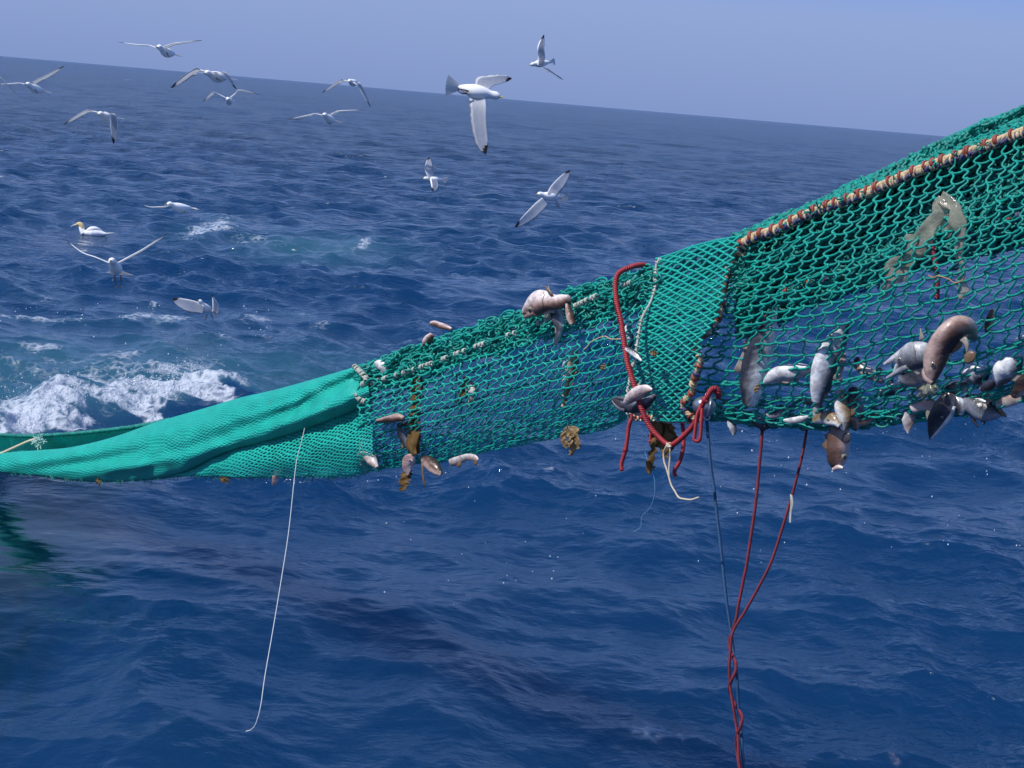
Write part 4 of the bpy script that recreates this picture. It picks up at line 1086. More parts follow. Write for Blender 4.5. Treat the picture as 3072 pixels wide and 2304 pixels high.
gull('gull crossing the horizon with both wings crooked downward, middle of the view', 21, (1049, 244), (-.35, .02, .93), (.05, 1, .05),
     [([(1042, 244), (1028, 242), (1014, 246.00, 0.08), (967, 278.00, 0.02)], [(-0.25, 0.08, 0.9), (-0.35, 0.12, 0.8), (-0.4, 0.14, 0.75)], WN), ([(1061, 247), (1071, 253), (1081, 265, -.04), (1111, 320, -.1)], (-0.55, 0.05, 0.8), WN)], spread=.05)
gull('largest gull, banking with its white underside and one wing pointing straight down', 10.8, (1487, 287), (.95, -.22, .12), (.1, .25, -.95),
     [([(1452, 270.00, 0), (1458, 256, -.06), (1478, 247, -.14), (1533, 236, -.24)], [(0.75, -0.60, 0.2), (0.55, -0.80, 0.1), (0.3, -0.95, 0.1)], [(0, .12), (.25, .13), (.5, .085), (.75, .07), (.9, .05), (1, .015)]), ([(1440, 292.00, 0.02), (1443, 322.00, 0.05), (1445, 372.00, 0.04), (1457, 461.00, 0)], [(0.97, 0.00, 0.1), (1, 0.05, 0.1), (0.9, -0.30, 0.1)], [(0, .125), (.25, .122), (.5, .11), (.75, .10), (.88, .08), (1, .015)])],
     tail=(-.97, .12, .0), legs=[[(1406, 274, .06), (1392, 270, .07), (1378, 267, .07)], [(1400, 279, .06), (1388, 281, .07), (1376, 274, .07)]], spread=.085)
gull('highest gull, banked sharply so that a dark grey wing points up', 20.6, (1598, 193), (-.8, -.10, .5), (.45, .1, .75),
     [([(1618, 196), (1621, 172), (1619, 142.00, 0.05), (1631, 105, -.05)], [(-0.85, -0.05, 0.5), (-0.9, 0.10, 0.4), (-0.9, 0.35, 0.3)], WN, (0.5, 0.06, 0.9)), ([(1628, 205), (1642, 212, -.06), (1656, 220, -.12), (1689, 239, -.25)], (-0.5, 0.14, 0.7), WN)], spread=.05)
gull('small gull over open water turning edge-on, a pale wing raised straight up', 22.0, (1277, 536), (-.85, .05, .5), (.3, .35, -.85),
     [([(1290, 533), (1283, 510), (1283, 495.00, 0.05), (1287, 472, -.02)], [(-0.9, 0.10, 0.4), (-1, 0.10, 0.3), (-0.8, 0.40, 0.3)], WB), ([(1297, 538), (1299, 548.00, 0.1), (1300, 558.00, 0.2), (1297, 572.00, 0.3)], [(-0.8, 0.10, 0.5), (-0.9, 0.30, 0.3), (-0.8, 0.30, 0.3)], WB)], spread=.06)
gull('gull banking low above the net, wings spread on a steep diagonal', 17.0, (1620, 583), (-.82, .10, .52), (.35, .4, -.8),
     [([(1648, 584.00, 0), (1659, 567, -.04), (1675, 548, -.05), (1708, 511, -.12)], [(-0.75, 0.55, 0.3), (-0.75, 0.60, 0.2), (-0.7, 0.60, 0.2)], WB), ([(1632, 600.00, 0.06), (1612, 618.00, 0.12), (1590, 640.00, 0.16), (1546, 680.00, 0.18)], [(-0.75, 0.55, 0.3), (-0.8, 0.50, 0.3), (-0.8, 0.40, 0.3)], WB)],
     tail=(.85, -.18, -.3), legs=[[(1668, 601, .05), (1673, 610, .06), (1678, 617, .06)], [(1664, 609, .05), (1669, 615, .06), (1676, 620, .06)]], spread=.085)
gull('gull flying low to the left over the wake, one wing swept forward', 17.0, (509, 613), (-.87, .12, .48), (.1, 1, .2),
     [([(502, 620.00, 0.02), (478, 621.00, 0.1), (448, 621.00, 0.16), (417, 609.00, 0.2)], [(-0.2, 0.08, 0.95), (-0.2, 0.07, 0.95), (-0.2, 0.08, 0.9)], WN), ([(527, 616, -.05), (545, 618, -.15), (560, 622, -.25), (580, 629, -.4)], (-0.5, 0.08, 0.7), WN)], legs=[[(552, 634), (558, 639), (563, 639)]], spread=.05)
gull('gull landing head-on with wings raised in a tall V and legs dangling', 12.3, (336, 783), (-.22, .30, .92), (.1, .95, -.25),
     [([(328, 790), (288, 773), (246, 757, -.04), (192, 715, -.12)], [(-0.1, 0.07, 0.98), (-0.1, 0.05, 0.98), (-0.2, 0.08, 0.9)], WN), ([(358, 788), (395, 768), (434, 746, -.04), (506, 698, -.12)], [(-0.1, 0.07, 0.95), (-0.1, 0.08, 0.92), (-0.2, 0.10, 0.9)], WN)],
     tail=(.06, -.25, -.8), legs=[[(344, 826), (346, 842), (348, 858)], [(361, 826), (363, 842), (364, 858)]], spread=.12, neck_bend=-0.05)
gull('gull settling on the foam with one broad wing held out and one upright', 19.0, (600, 908), (-.6, .40, .68), (.35, .9, -.1),
     [([(610, 925.00, 0), (588, 916.00, 0), (556, 908.00, 0.02), (519, 896.00, 0.02)], [(-0.2, 0.95, 0.15), (-0.05, 1.00, 0.1), (-0.1, 0.95, 0.1)], [(0, .12), (.3, .17), (.55, .17), (.8, .12), (.92, .075), (1, .02)], (-.1, .3, -1)), ([(638, 930, -.02), (644, 930, -.05), (642, 905, -.06), (635, 883, -.08)], [(-0.6, 0.08, 0.7), (-0.6, 0.30, 0.6), (-0.6, 0.30, 0.6)], [(0, .12), (.3, .14), (.6, .10), (1, .02)])],
     tail=(.5, -.6, -.5), legs=[[(621, 942, .05), (619, 950, .05), (618, 956, .05)], [(634, 944, .05), (637, 952, .05), (640, 957, .05)]], spread=.06, neck_bend=0.15)
gull('gull leaving at the left edge, just a wingtip in the picture above the swimming bird', 19.0, (-52, 540), (-.4, .05, .9), (0, 1, .1),
     [([(-46, 540), (-30, 536), (-14, 533), (24, 526, -.05)], (-0.2, 0.08, 0.93), WN), ([(-66, 541), (-84, 536), (-100, 533), (-160, 540)], (-0.2, 0.08, 0.93), WN)])

# the large white sea bird swimming on the wake
HEAD_YEL = material('buff_yellow_head_feather', (0.62, 0.48, 0.25), rough=0.75, spec=0.2)
GBILL = material('pale_blue_grey_bill', (0.42, 0.48, 0.52), rough=0.35)
g0 = on_sea(272, 705); gD = float((g0 - CAM) @ FW)
root = thing('swimming_gannet', g0, 'large white sea bird with yellowish head swimming on the smooth wake', 'sea bird')
Z0 = np.array([0, 0, 1.0])
def gp(x, y, d=0.0): return W(x, y, gD + d)
def body_loft(mb, pts, rs, wr=0.8, m=0, n=30, na=14):
    P = curve(pts, n); t = np.linspace(0, 1, n)
    r = np.interp(t, np.linspace(0, 1, len(rs)), rs)
    T = unit(np.gradient(P, axis=0)); B = np.repeat(FW[None], n, 0); Nn = unit(np.cross(B, T)); B = unit(np.cross(T, Nn))
    a = np.linspace(0, 2 * math.pi, na, endpoint=False)
    V = P[:, None] + r[:, None, None] * (np.cos(a)[None, :, None] * Nn[:, None] + wr * np.sin(a)[None, :, None] * B[:, None])
    mb.add(V.reshape(-1, 3), grid_quads(n, na, True), m=m)
    for e, c in ((0, P[0]), (-1, P[-1])):
        mb.add(np.concatenate([V[e], [c]]), T=[(i, (i + 1) % na, na) if e else ((i + 1) % na, i, na) for i in range(na)], m=m)
gpx = gD / F
mb = MB()
body_loft(mb, [gp(250, 697), gp(258, 699), gp(275, 699), gp(292, 700), (gp(310, 702)), gp(322, 703)], np.array([6, 11, 15, 13, 8, 3]) * gpx, 1.1)
bo = mb.build('body', GULL_WHITE, root)
mb = MB(); body_loft(mb, [gp(252, 700), gp(247, 692), gp(244, 684), gp(243, 676)], np.array([9.5, 8.5, 7, 6]) * gpx, 1.0); mb.build('neck', GULL_WHITE, bo)
mb = MB(); body_loft(mb, [gp(246, 688), gp(246, 681), gp(242, 674.5), gp(236, 672.5), gp(229, 674.5), gp(225, 676)], np.array([7.2, 7.6, 7.9, 7.2, 4.8, 2.6]) * gpx, 0.95); hd_ = mb.build('head', HEAD_YEL, root)
mb = MB(); t = np.linspace(0, 1, 6); tubes(mb, curve([gp(228, 675), gp(219, 677), gp(210, 680.5)], 6), (3.4 * (1 - t) + 0.5) * gpx, 8); mb.build('bill', GBILL, root)
for s in (-1, 1):
    mb = MB(); ellipsoid(mb, gp(232, 673.5, s * 5.3 * gpx), RT * 1.3 * gpx, UP * 1.3 * gpx, FW * 0.8 * gpx, 8, 6); mb.build('eye', EYE, hd_)
for s in (-1, 1):
    mb = MB(); body_loft(mb, [gp(262, 692, s * 8 * gpx), gp(275, 687, s * 11 * gpx), gp(290, 686.5, s * 9 * gpx), gp(303, 690.5, s * 4 * gpx), gp(307, 692, s * 2 * gpx)], np.array([5, 7.5, 6.5, 3, 0.8]) * gpx, 0.55); mb.build('wing', GULL_WHITE, root)
mb = MB(); body_loft(mb, [gp(310, 703), gp(325, 701), gp(343, 698.5)], np.array([4.5, 3, .6]) * gpx, 1.6); mb.build('tail', GULL_TAIL, root)
NETK[0] = True
# ------------------------------------------------------------------ fish
FISH = material('wet_fish_skin', (0.5, 0.5, 0.5), rough=0.33, spec=0.45, vcol=True, coat=0.28, bump=(75, 0.42, 0.006), sss=0.05, noise=(38, (0.07, 0.05, 0.045), 0.45))
FISH_EYE = material('fish_eye_ring', (0.24, 0.21, 0.14), rough=0.15, spec=0.7, coat=0.6)
PUPIL = material('fish_pupil', (0.01, 0.01, 0.015), rough=0.08)
FIN = material('fish_fin', (0.26, 0.17, 0.10), rough=0.35, noise=(60, (0.16, 0.10, 0.06), 0.8), trans=0.3)
FIN_PALE = material('pale_fish_fin', (0.45, 0.40, 0.36), rough=0.35, noise=(60, (0.3, 0.25, 0.2), 0.8), trans=0.35)
DARK_MOUTH = material('fish_mouth_lining', (0.06, 0.05, 0.055), rough=0.3)
PAL = {
    'pink':   ((0.10, 0.05, 0.03), (0.30, 0.155, 0.105), (0.76, 0.60, 0.56)),
    'brown':  ((0.03, 0.017, 0.012), (0.17, 0.076, 0.04), (0.52, 0.37, 0.32)),
    'silver': ((0.02, 0.025, 0.04), (0.50, 0.52, 0.56), (0.84, 0.85, 0.88)),
    'white':  ((0.40, 0.40, 0.42), (0.66, 0.65, 0.66), (0.82, 0.80, 0.81)),
    'gold':   ((0.20, 0.12, 0.05), (0.40, 0.29, 0.15), (0.76, 0.75, 0.74)),
    'dark':   ((0.012, 0.014, 0.022), (0.045, 0.05, 0.065), (0.20, 0.22, 0.27)),
    'pale':   ((0.36, 0.26, 0.22), (0.55, 0.46, 0.42), (0.70, 0.63, 0.60)),
    'rosy':   ((0.50, 0.30, 0.26), (0.68, 0.50, 0.46), (0.78, 0.66, 0.63)),
    'codhead': ((0.10, 0.05, 0.032), (0.50, 0.31, 0.25), (0.86, 0.75, 0.71)),
    'grey':   ((0.07, 0.075, 0.09), (0.22, 0.23, 0.26), (0.48, 0.49, 0.52)),
}
def slab(mb, pts, d, thick=0.004, dome=0.0, m=0):
    """a thin leaf with an irregular outline: fins, flaps.  pts photo pixels, d depth"""
    O = curve(list(pts) + [pts[0]], max(18, len(pts) * 5))[:-1]
    c = O.mean(0); n = len(O)
    rings = []
    for s in (1.0, 0.66, 0.33):
        XY = c + (O - c) * s
        rings.append((XY, dome * (1 - s ** 2)))
    V, Q = [], []
    for sg in (-1, 1):
        for (XY, dm) in rings: V.append(Wn(XY[:, 0], XY[:, 1], d - dm + sg * thick * 0.5))
        V.append(Wn(np.array([c[0]]), np.array([c[1]]), d - dome + sg * thick * 0.5))
    V = np.concatenate(V); h = 3 * n + 1; Q = []; T = []
    for sg in (0, 1):
        b = sg * h
        for r_ in range(2):
            for i in range(n):
                j = (i + 1) % n; f = [b + r_ * n + i, b + r_ * n + j, b + (r_ + 1) * n + j, b + (r_ + 1) * n + i]
                Q.append(f if sg == 0 else f[::-1])
        for i in range(n):
            j = (i + 1) % n; f = [b + 2 * n + i, b + 2 * n + j, b + 3 * n]
            T.append(f if sg == 0 else f[::-1])
    for i in range(n):
        j = (i + 1) % n; Q.append([j, i, i + h, j + h])
    mb.add(V, Q, T, m=m)

def fish(label, pts, hs, pal, d=-0.05, side=1, flat=0.62, eye=None, fins=(), tail=None, cat='fish', name='caught_fish', group='fish caught in the net', gill=None, jaw=None, bw=0.15, pfin=FIN, lump=0.06):
    """pts: photo pixels (x, y[, depth]) head first; hs: half heights in pixels; side=+1: darker side (back colour and painted shade) on the right of the direction of travel"""
    Pp = np.array([(p[0], p[1], p[2] if len(p) > 2 else 0.0) for p in pts], float)
    n = 34
    C = curve(Pp * [1, 1, 800], n); C[:, 2] /= 800
    t = np.linspace(0, 1, n)
    L = np.concatenate([[0], np.cumsum(np.hypot(np.diff(Pp[:, 0]), np.diff(Pp[:, 1])))]); L /= L[-1]
    h = np.interp(t, L, hs)
    h = np.convolve(np.pad(h, 2, mode='edge'), [0.1, 0.2, 0.4, 0.2, 0.1], 'valid'); h[0] = hs[0]; h[-1] = hs[-1]
    dd = D0(C[:, 0]) + d + C[:, 2]
    P = Wn(C[:, 0], C[:, 1], dd); sc = dd * K(C[:, 0]) / F
    T = unit(np.gradient(P, axis=0)); B = np.repeat(FW[None], n, 0); Nn = unit(np.cross(B, T)); B = unit(np.cross(T, Nn))
    g = np.random.default_rng(abs(hash(label)) % 100000 if False else sum(map(ord, label)))
    na = 22; a = np.linspace(0, 2 * math.pi, na, endpoint=False)
    hh = (h * sc)[:, None]
    bump = 1 + lump * (np.sin(3 * a[None] + 9 * t[:, None] + g.uniform(0, 6)) + np.sin(2 * a[None] - 14 * t[:, None] + g.uniform(0, 6))) * 0.5
    V = P[:, None] + (hh * bump)[..., None] * (np.cos(a)[None, :, None] * Nn[:, None] + flat * np.sin(a)[None, :, None] * B[:, None])
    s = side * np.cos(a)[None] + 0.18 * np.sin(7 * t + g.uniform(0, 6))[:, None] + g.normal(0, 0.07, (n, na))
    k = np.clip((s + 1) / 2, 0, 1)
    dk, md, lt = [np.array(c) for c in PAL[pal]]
    w1 = np.clip((k - 0.36 + bw) / (2 * bw), 0, 1)[..., None]; w2 = np.clip((k - 0.60 + bw) / (2 * bw), 0, 1)[..., None]  # pale, middle and dark tones: skin colour plus painted light and shade
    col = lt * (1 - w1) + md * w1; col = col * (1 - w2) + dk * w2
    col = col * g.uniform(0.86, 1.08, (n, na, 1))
    for q in range(5):                                # bruises and scale patches
        i0, j0 = g.integers(3, n - 3), g.integers(0, na)
        m_ = np.exp(-((np.arange(n)[:, None] - i0) / 2.2) ** 2 - ((np.minimum(abs(np.arange(na) - j0), na - abs(np.arange(na) - j0))[None]) / 1.6) ** 2)[..., None] * 0.55
        col = col * (1 - m_) + (md * (0.55 if q % 2 else 1.25)) * m_
    root = thing(name, P[n // 2], label, cat, group)
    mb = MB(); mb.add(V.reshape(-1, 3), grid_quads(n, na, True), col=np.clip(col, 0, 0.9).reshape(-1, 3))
    for e, c in ((0, P[0] - T[0] * hh[0] * 0.5), (n - 1, P[-1] + T[-1] * hh[-1] * 0.4)):
        f = [(i, (i + 1) % na, na) for i in range(na)]
        if e == 0: f = [x[::-1] for x in f]
        mb.add(np.concatenate([V[e], [c]]), T=f, col=np.concatenate([col[e], [col[e].mean(0)]]))
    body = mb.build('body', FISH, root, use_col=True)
    def surf(tt, off):
        i = int(np.clip(round(tt * (n - 1)), 0, n - 1)); sa = math.sqrt(max(0, 1 - off * off))
        nrm = unit(off * Nn[i] - sa / flat * B[i])
        return P[i] + hh[i] * (off * Nn[i] - flat * sa * B[i]), nrm, T[i], i
    if eye:
        tt, off, r = eye
        c, nrm, tg, i = surf(tt, off); r = r * 0.82 * sc[i]
        x = unit(np.cross(nrm, UP)); y = np.cross(nrm, x)
        mb = MB(); ellipsoid(mb, c, x * r, y * r, nrm * r * 0.45, 14, 9); e_ = mb.build('eye', FISH_EYE, root)
        mb = MB(); ellipsoid(mb, c + nrm * r * 0.26, x * r * 0.52, y * r * 0.52, nrm * r * 0.28, 12, 7); mb.build('pupil', PUPIL, e_)
    if gill:
        mb = MB(); A = []
        for off in np.linspace(-0.8, 0.75, 9):
            c, nrm, tg, i = surf(gill + 0.05 * (1 - off * off), off); A.append(c + nrm * 0.0008)
        tubes(mb, curve(A, 24), 1.0 * PX, 6); mb.build('gill_cover', DARK_MOUTH, root)
    for f in fins:
        mb = MB(); dz = f[1] if len(f) > 1 else 0.0
        slab(mb, f[0], D0(f[0][0][0]) + d + dz, 0.003, 0.004); mb.build('fin', f[2] if len(f) > 2 else pfin, root)
    plen = np.hypot(np.diff(C[:, 0]), np.diff(C[:, 1])).sum()
    if plen > 105 and flat > 0.4:                     # ragged fin along the back
        i0, i1 = int(n * 0.34), int(n * 0.78); k_ = np.arange(i0, i1, 3)
        tg = np.gradient(C[:, :2], axis=0); tg /= np.linalg.norm(tg, axis=1, keepdims=True); nn = np.stack([-tg[:, 1], tg[:, 0]], -1) * side
        inner = C[k_, :2] + nn[k_] * (h[k_] * 0.8)[:, None]
        outer = C[k_, :2] + nn[k_] * (h[k_] * (1.12 + 0.34 * np.abs(np.sin(np.arange(len(k_)) * 1.9)) * g.uniform(0.5, 1.2, len(k_))))[:, None]
        mb = MB(); slab(mb, [tuple(v) for v in inner] + [tuple(v) for v in outer[::-1]], float(np.mean(D0(C[k_, 0]) + d + C[k_, 2])), 0.003, 0.0); mb.build('fin', pfin if pal in ('brown', 'pink', 'gold') else FIN_PALE, root)
    if tail:
        mb = MB(); slab(mb, tail[0], D0(tail[0][0][0]) + d + (tail[1] if len(tail) > 1 else 0), 0.003, 0.006); mb.build('tail_fin', pfin, root)
    if jaw:
        for (jp, jh, jpal) in jaw:
            J = curve([(p[0], p[1]) for p in jp], 12); th_ = np.interp(np.linspace(0, 1, 12), np.linspace(0, 1, len(jh)), jh)
            jd = D0(J[:, 0]) + d - 0.01
            mb = MB(); PJ = Wn(J[:, 0], J[:, 1], jd); tubes(mb, PJ, th_ * PX, 10, col=0.45 * np.array(PAL[jpal][1]) + 0.4 * np.array(PAL[jpal][2])); mb.build('jaw', FISH, root, use_col=True)
    return root

IN4 = -0.11      # inside the wing, behind its front mesh
fish('pale pink cod head with a clear eye, lying on top of the net', [(1572, 941), (1585, 931), (1606, 917), (1628, 906), (1648, 905), (1670, 906), (1692, 902), (1708, 896)], [10, 22, 35, 38, 26, 22, 20, 13], 'codhead', d=-0.24, side=1, eye=(0.24, 0.12, 12), gill=0.5,
     fins=(([(1652, 889), (1640, 872), (1633, 856), (1648, 868), (1660, 884)], -0.02), ([(1648, 888), (1644, 868), (1644, 855), (1651, 872), (1654, 886)], 0.01, FIN_PALE), ([(1604, 884), (1612, 872), (1620, 870), (1630, 880), (1636, 892), (1620, 892)], 0.004, FIN_PALE)), jaw=[([(1570, 925), (1580, 934), (1600, 938)], [4.5, 7, 8], 'pink'), ([(1574, 951), (1586, 946), (1606, 937)], [5, 9, 10], 'brown')])
fish('brown wet fish tail stuck upright right of the pink cod head', [(1718, 972), (1712, 952), (1706, 928), (1701, 906), (1698, 896)], [9, 14, 10, 6, 3], 'brown', d=-0.24, side=1, pfin=FIN)
fish('dark fish slumped below the cod head with its pale tail dangling in the mesh', [(1664, 930), (1672, 950), (1680, 972), (1677, 995), (1672, 1015), (1664, 1035)], [16, 22, 16, 9, 8, 4], 'grey', d=-0.19, side=1)
fish('slim gold and white fish hanging straight down in the middle of the net', [(1727, 1050), (1719, 1074), (1710, 1104), (1703, 1140), (1697, 1170), (1693, 1200), (1691, 1226)], [7, 21, 24, 16, 12, 9, 8], 'gold', d=-0.05, side=-1, eye=(0.1, 0.1, 5), tail=([(1686, 1195), (1699, 1197), (1704, 1230), (1690, 1224), (1680, 1232)], 0))
fish('flat brown fish sticking out of a mesh near the codend', [(1131, 1262), (1150, 1260), (1175, 1256), (1196, 1253), (1211, 1256)], [5, 9, 12, 13, 8], 'brown', d=-0.18, side=1, flat=0.8, bw=0.12)
fish('dark brown fish hanging tail-down beneath the flat brown fish', [(1204, 1268), (1207, 1284), (1209, 1304), (1213, 1322), (1217, 1340)], [11, 18, 17, 11, 5], 'dark', d=-0.12, side=1, tail=([(1204, 1316), (1220, 1318), (1228, 1352), (1214, 1342), (1204, 1350)], 0.005))
fish('white kite-shaped flatfish with a red wound hanging at the lower rim', [(1243, 1366), (1234, 1374), (1226, 1386), (1223, 1400), (1222, 1414), (1222, 1425)], [4, 17, 21, 17, 10, 3], 'rosy', d=-0.10, side=1, flat=0.3, jaw=[([(1226, 1381), (1232, 1379), (1238, 1384)], [1.5, 3, 1.5], 'pink')])
bpy.data.objects['caught_fish.005' if 'caught_fish.005' in bpy.data.objects else 'caught_fish']['category'] = 'fish'
fish('plump brown fish wedged head-down beside the white flatfish', [(1324, 1423), (1313, 1412), (1298, 1397), (1281, 1384), (1268, 1377)], [6, 16, 21, 20, 9], 'brown', d=-0.09, side=1, eye=(0.2, 0.1, 3), tail=([(1262, 1385), (1270, 1390), (1272, 1425), (1277, 1464), (1267, 1440)], 0.01))
fish('pale grey fish squeezed at the lower corner of the fine netting', [(1073, 1361), (1088, 1363), (1103, 1370), (1118, 1384), (1131, 1402)], [6, 11, 15, 16, 6], 'pale', d=-0.14, side=1)
fish('small white fish hanging alone below the fine green netting', [(838, 1409), (833, 1420), (828, 1433), (822, 1447), (818, 1456)], [6, 10, 11, 8, 3], 'rosy', d=-0.06, side=1, flat=0.5)
fish('curled yellow-brown fish scraps along the lower rim of the middle net', [(1350, 1388), (1366, 1384), (1384, 1377), (1404, 1371), (1424, 1373), (1434, 1380)], [10, 14, 11, 10, 9, 4], 'pale', d=-0.05, side=1, flat=0.35, fins=(([(1372, 1385), (1384, 1386), (1380, 1402), (1370, 1400)], 0), ([(1420, 1376), (1432, 1378), (1430, 1396), (1422, 1394)], 0)))
fish('pale pink fish draped over the red rope at the foot of the net', [(1874, 1210), (1884, 1201), (1900, 1188), (1920, 1175), (1940, 1167), (1956, 1169)], [6, 13, 20, 20, 14, 4], 'rosy', d=-0.30, side=1, flat=0.6, bw=0.2, jaw=[([(1915, 1160), (1918, 1150), (1921, 1144)], [3, 2, 1], 'rosy')])
fish('black gaping fish under the pale pink fish', [(1866, 1210), (1880, 1215), (1902, 1220), (1928, 1214), (1950, 1200), (1966, 1186)], [16, 21, 22, 20, 13, 6], 'dark', d=-0.24, side=1,
     fins=(([(1836, 1199), (1848, 1193), (1872, 1194), (1878, 1206), (1870, 1222), (1850, 1219)], -0.012, DARK_MOUTH),), jaw=[([(1834, 1198), (1852, 1193), (1876, 1197)], [2, 4, 6], 'dark'), ([(1836, 1202), (1848, 1218), (1862, 1227), (1878, 1230)], [2, 4, 6, 8], 'dark')])
fish('slender silver fish lodged upright behind the red rope', [(1877, 1043), (1886, 1036), (1891, 1020), (1886, 1000), (1884, 985), (1893, 962)], [4, 9, 12, 12, 11, 4], 'silver', d=-0.14, side=1)
fish('small silver fish with its snout poking past the red rope', [(1873, 1043), (1884, 1048), (1897, 1056), (1912, 1068), (1926, 1082)], [3, 8, 10, 9, 4], 'silver', d=-0.27, side=-1, eye=(0.2, 0.1, 3))
fish('stubby pinkish brown fish lying on the upper edge near the codend', [(1292, 970), (1304, 971), (1322, 977), (1340, 982), (1354, 988)], [6, 9, 10, 8, 5], 'pink', d=-0.05, side=1)
fish('broken brown fish with white belly, lower of two on the upper edge near the codend', [(1296, 1004), (1290, 1012), (1281, 1021), (1274, 1031), (1268, 1036)], [8, 13, 13, 10, 4], 'pink', d=-0.08, side=-1)
fish('pale fish lump tangled beside the white lacing of the codend', [(1128, 1088), (1140, 1094), (1152, 1104), (1150, 1120)], [9, 15, 15, 8], 'white', d=-0.10, side=1)
fish('pinkish fish lump below the pale one beside the codend lacing', [(1142, 1142), (1132, 1152), (1120, 1164), (1110, 1172)], [9, 13, 14, 7], 'pale', d=-0.10, side=1)
fish('pink shreds of fish hanging between two brown weeds in the middle net', [(1407, 1146), (1416, 1158), (1421, 1174), (1418, 1194), (1408, 1216), (1402, 1230)], [7, 13, 16, 13, 7, 3], 'pale', d=-0.03, side=-1, fins=(([(1395, 1160), (1412, 1152), (1414, 1170), (1398, 1176)], -.01, FIN_PALE),))
# inside the wing
fish('long dark-backed fish standing on end at the left side of the wing', [(2327, 922), (2306, 975), (2284, 1040), (2268, 1105), (2256, 1165), (2246, 1216)], [7, 24, 40, 44, 38, 18], 'silver', d=IN4, side=1, bw=0.2, fins=(([(2232, 1050), (2246, 1044), (2240, 1110), (2226, 1104)], -.01, DARK_MOUTH),))
fish('white-bellied fish lying level between the dark fish and the leaning silver fish', [(2294, 1148), (2312, 1136), (2336, 1124), (2372, 1115), (2408, 1112), (2440, 1108)], [7, 20, 25, 25, 21, 12], 'white', d=IN4 - 0.02, side=1, flat=0.7)
fish('large silver fish leaning right with a dark back, middle of the right net section', [(2543, 968), (2528, 990), (2510, 1024), (2490, 1064), (2475, 1108), (2462, 1160), (2452, 1206)], [9, 20, 33, 41, 42, 34, 16], 'silver', d=IN4 - 0.03, side=-1, bw=0.13, fins=(([(2532, 976), (2548, 966), (2552, 985), (2540, 992)], 0, DARK_MOUTH),))
fish('silver fish head with gaping jaws pushed through the meshes', [(2694, 1084), (2712, 1077), (2735, 1070), (2760, 1065), (2786, 1062), (2806, 1058)], [24, 34, 43, 42, 32, 22], 'grey', d=-0.27, side=1, eye=(0.16, -0.15, 9), gill=0.55, bw=0.3,
     fins=(([(2757, 1022), (2759, 1000), (2761, 984), (2769, 1002), (2773, 1018)], 0.01, FIN_PALE),), jaw=[([(2653, 1093), (2672, 1082), (2698, 1066), (2722, 1050)], [4, 9, 13, 12], 'white'), ([(2660, 1135), (2676, 1126), (2698, 1113), (2724, 1100)], [4, 7, 9, 9], 'grey'), ([(2680, 1120), (2690, 1098), (2702, 1080)], [3, 5, 6], 'silver')])
fish('big arched brown fish with a staring eye, nose down through the meshes', [(2795, 1152), (2796, 1132), (2802, 1096), (2816, 1050), (2840, 1008), (2868, 984, .02), (2896, 984, .07), (2914, 1000, .13), (2924, 1020, .18)], [9, 24, 36, 38, 37, 33, 27, 18, 8], 'brown', d=-0.33, side=1, flat=0.8, eye=(0.17, -0.35, 9), bw=0.17,
     fins=(([(2880, 1020), (2898, 1010), (2907, 1035), (2900, 1062), (2894, 1040)], -0.01, FIN_PALE), ([(2892, 1066), (2908, 1052), (2926, 1058), (2924, 1080), (2906, 1092), (2894, 1086)], -0.01), ([(2806, 1010), (2812, 992), (2826, 988), (2824, 1006)], -0.01)), jaw=[([(2776, 1104), (2772, 1118), (2782, 1136), (2796, 1150)], [5, 8, 10, 6], 'pink')])
fish('pinkish fish head with a pale eye dangling under the wing', [(2508, 1406), (2508, 1392), (2511, 1370), (2515, 1344), (2518, 1312), (2516, 1280), (2512, 1255)], [10, 24, 31, 35, 34, 28, 20], 'pink', d=-0.02, side=-1, flat=0.75, eye=(0.27, 0.52, 12), bw=0.3, fins=(([(2530, 1300), (2548, 1298), (2552, 1318), (2540, 1330), (2528, 1318)], -0.03, DARK_MOUTH),), jaw=[([(2500, 1408), (2514, 1402), (2530, 1404)], [6, 9, 4], 'rosy')])
fish('dark fish head pointing down below the big arched brown fish', [(2790, 1318), (2797, 1298), (2812, 1264), (2832, 1230), (2852, 1200), (2862, 1185)], [2, 15, 30, 37, 32, 20], 'dark', d=-0.05, side=-1, eye=(0.55, 0.0, 6), bw=0.2, jaw=[([(2793, 1316), (2822, 1286), (2852, 1248), (2864, 1220)], [2, 5, 7, 5], 'silver')])
fish('brown pointed fish tail poking down left of the dark fish head', [(2724, 1300), (2724, 1282), (2726, 1262), (2732, 1240)], [2, 13, 20, 17], 'pale', d=-0.02, side=1, flat=0.25)
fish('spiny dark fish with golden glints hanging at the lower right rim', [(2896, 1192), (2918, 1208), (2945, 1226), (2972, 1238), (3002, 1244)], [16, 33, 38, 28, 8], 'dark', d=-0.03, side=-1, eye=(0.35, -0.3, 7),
     fins=(([(2906, 1238), (2920, 1246), (2937, 1284), (2918, 1266)], -.01, DARK_MOUTH), ([(2940, 1250), (2962, 1252), (2952, 1276), (2944, 1268)], -.01, DARK_MOUTH), ([(2988, 1222), (3004, 1226), (3022, 1250), (3004, 1246)], -.01)), jaw=[([(2920, 1198), (2940, 1200), (2958, 1206)], [3, 6, 3], 'silver'), ([(2938, 1234), (2956, 1240), (2974, 1238)], [2, 4, 2], 'gold')])  # silver and gold jaw strips are glints put in as colour
fish('pale swollen fish belly right of the big arched brown fish', [(2894, 1140), (2908, 1128), (2928, 1122), (2950, 1114), (2964, 1104)], [8, 26, 36, 28, 9], 'silver', d=IN4 + 0.04, side=1, flat=0.7)
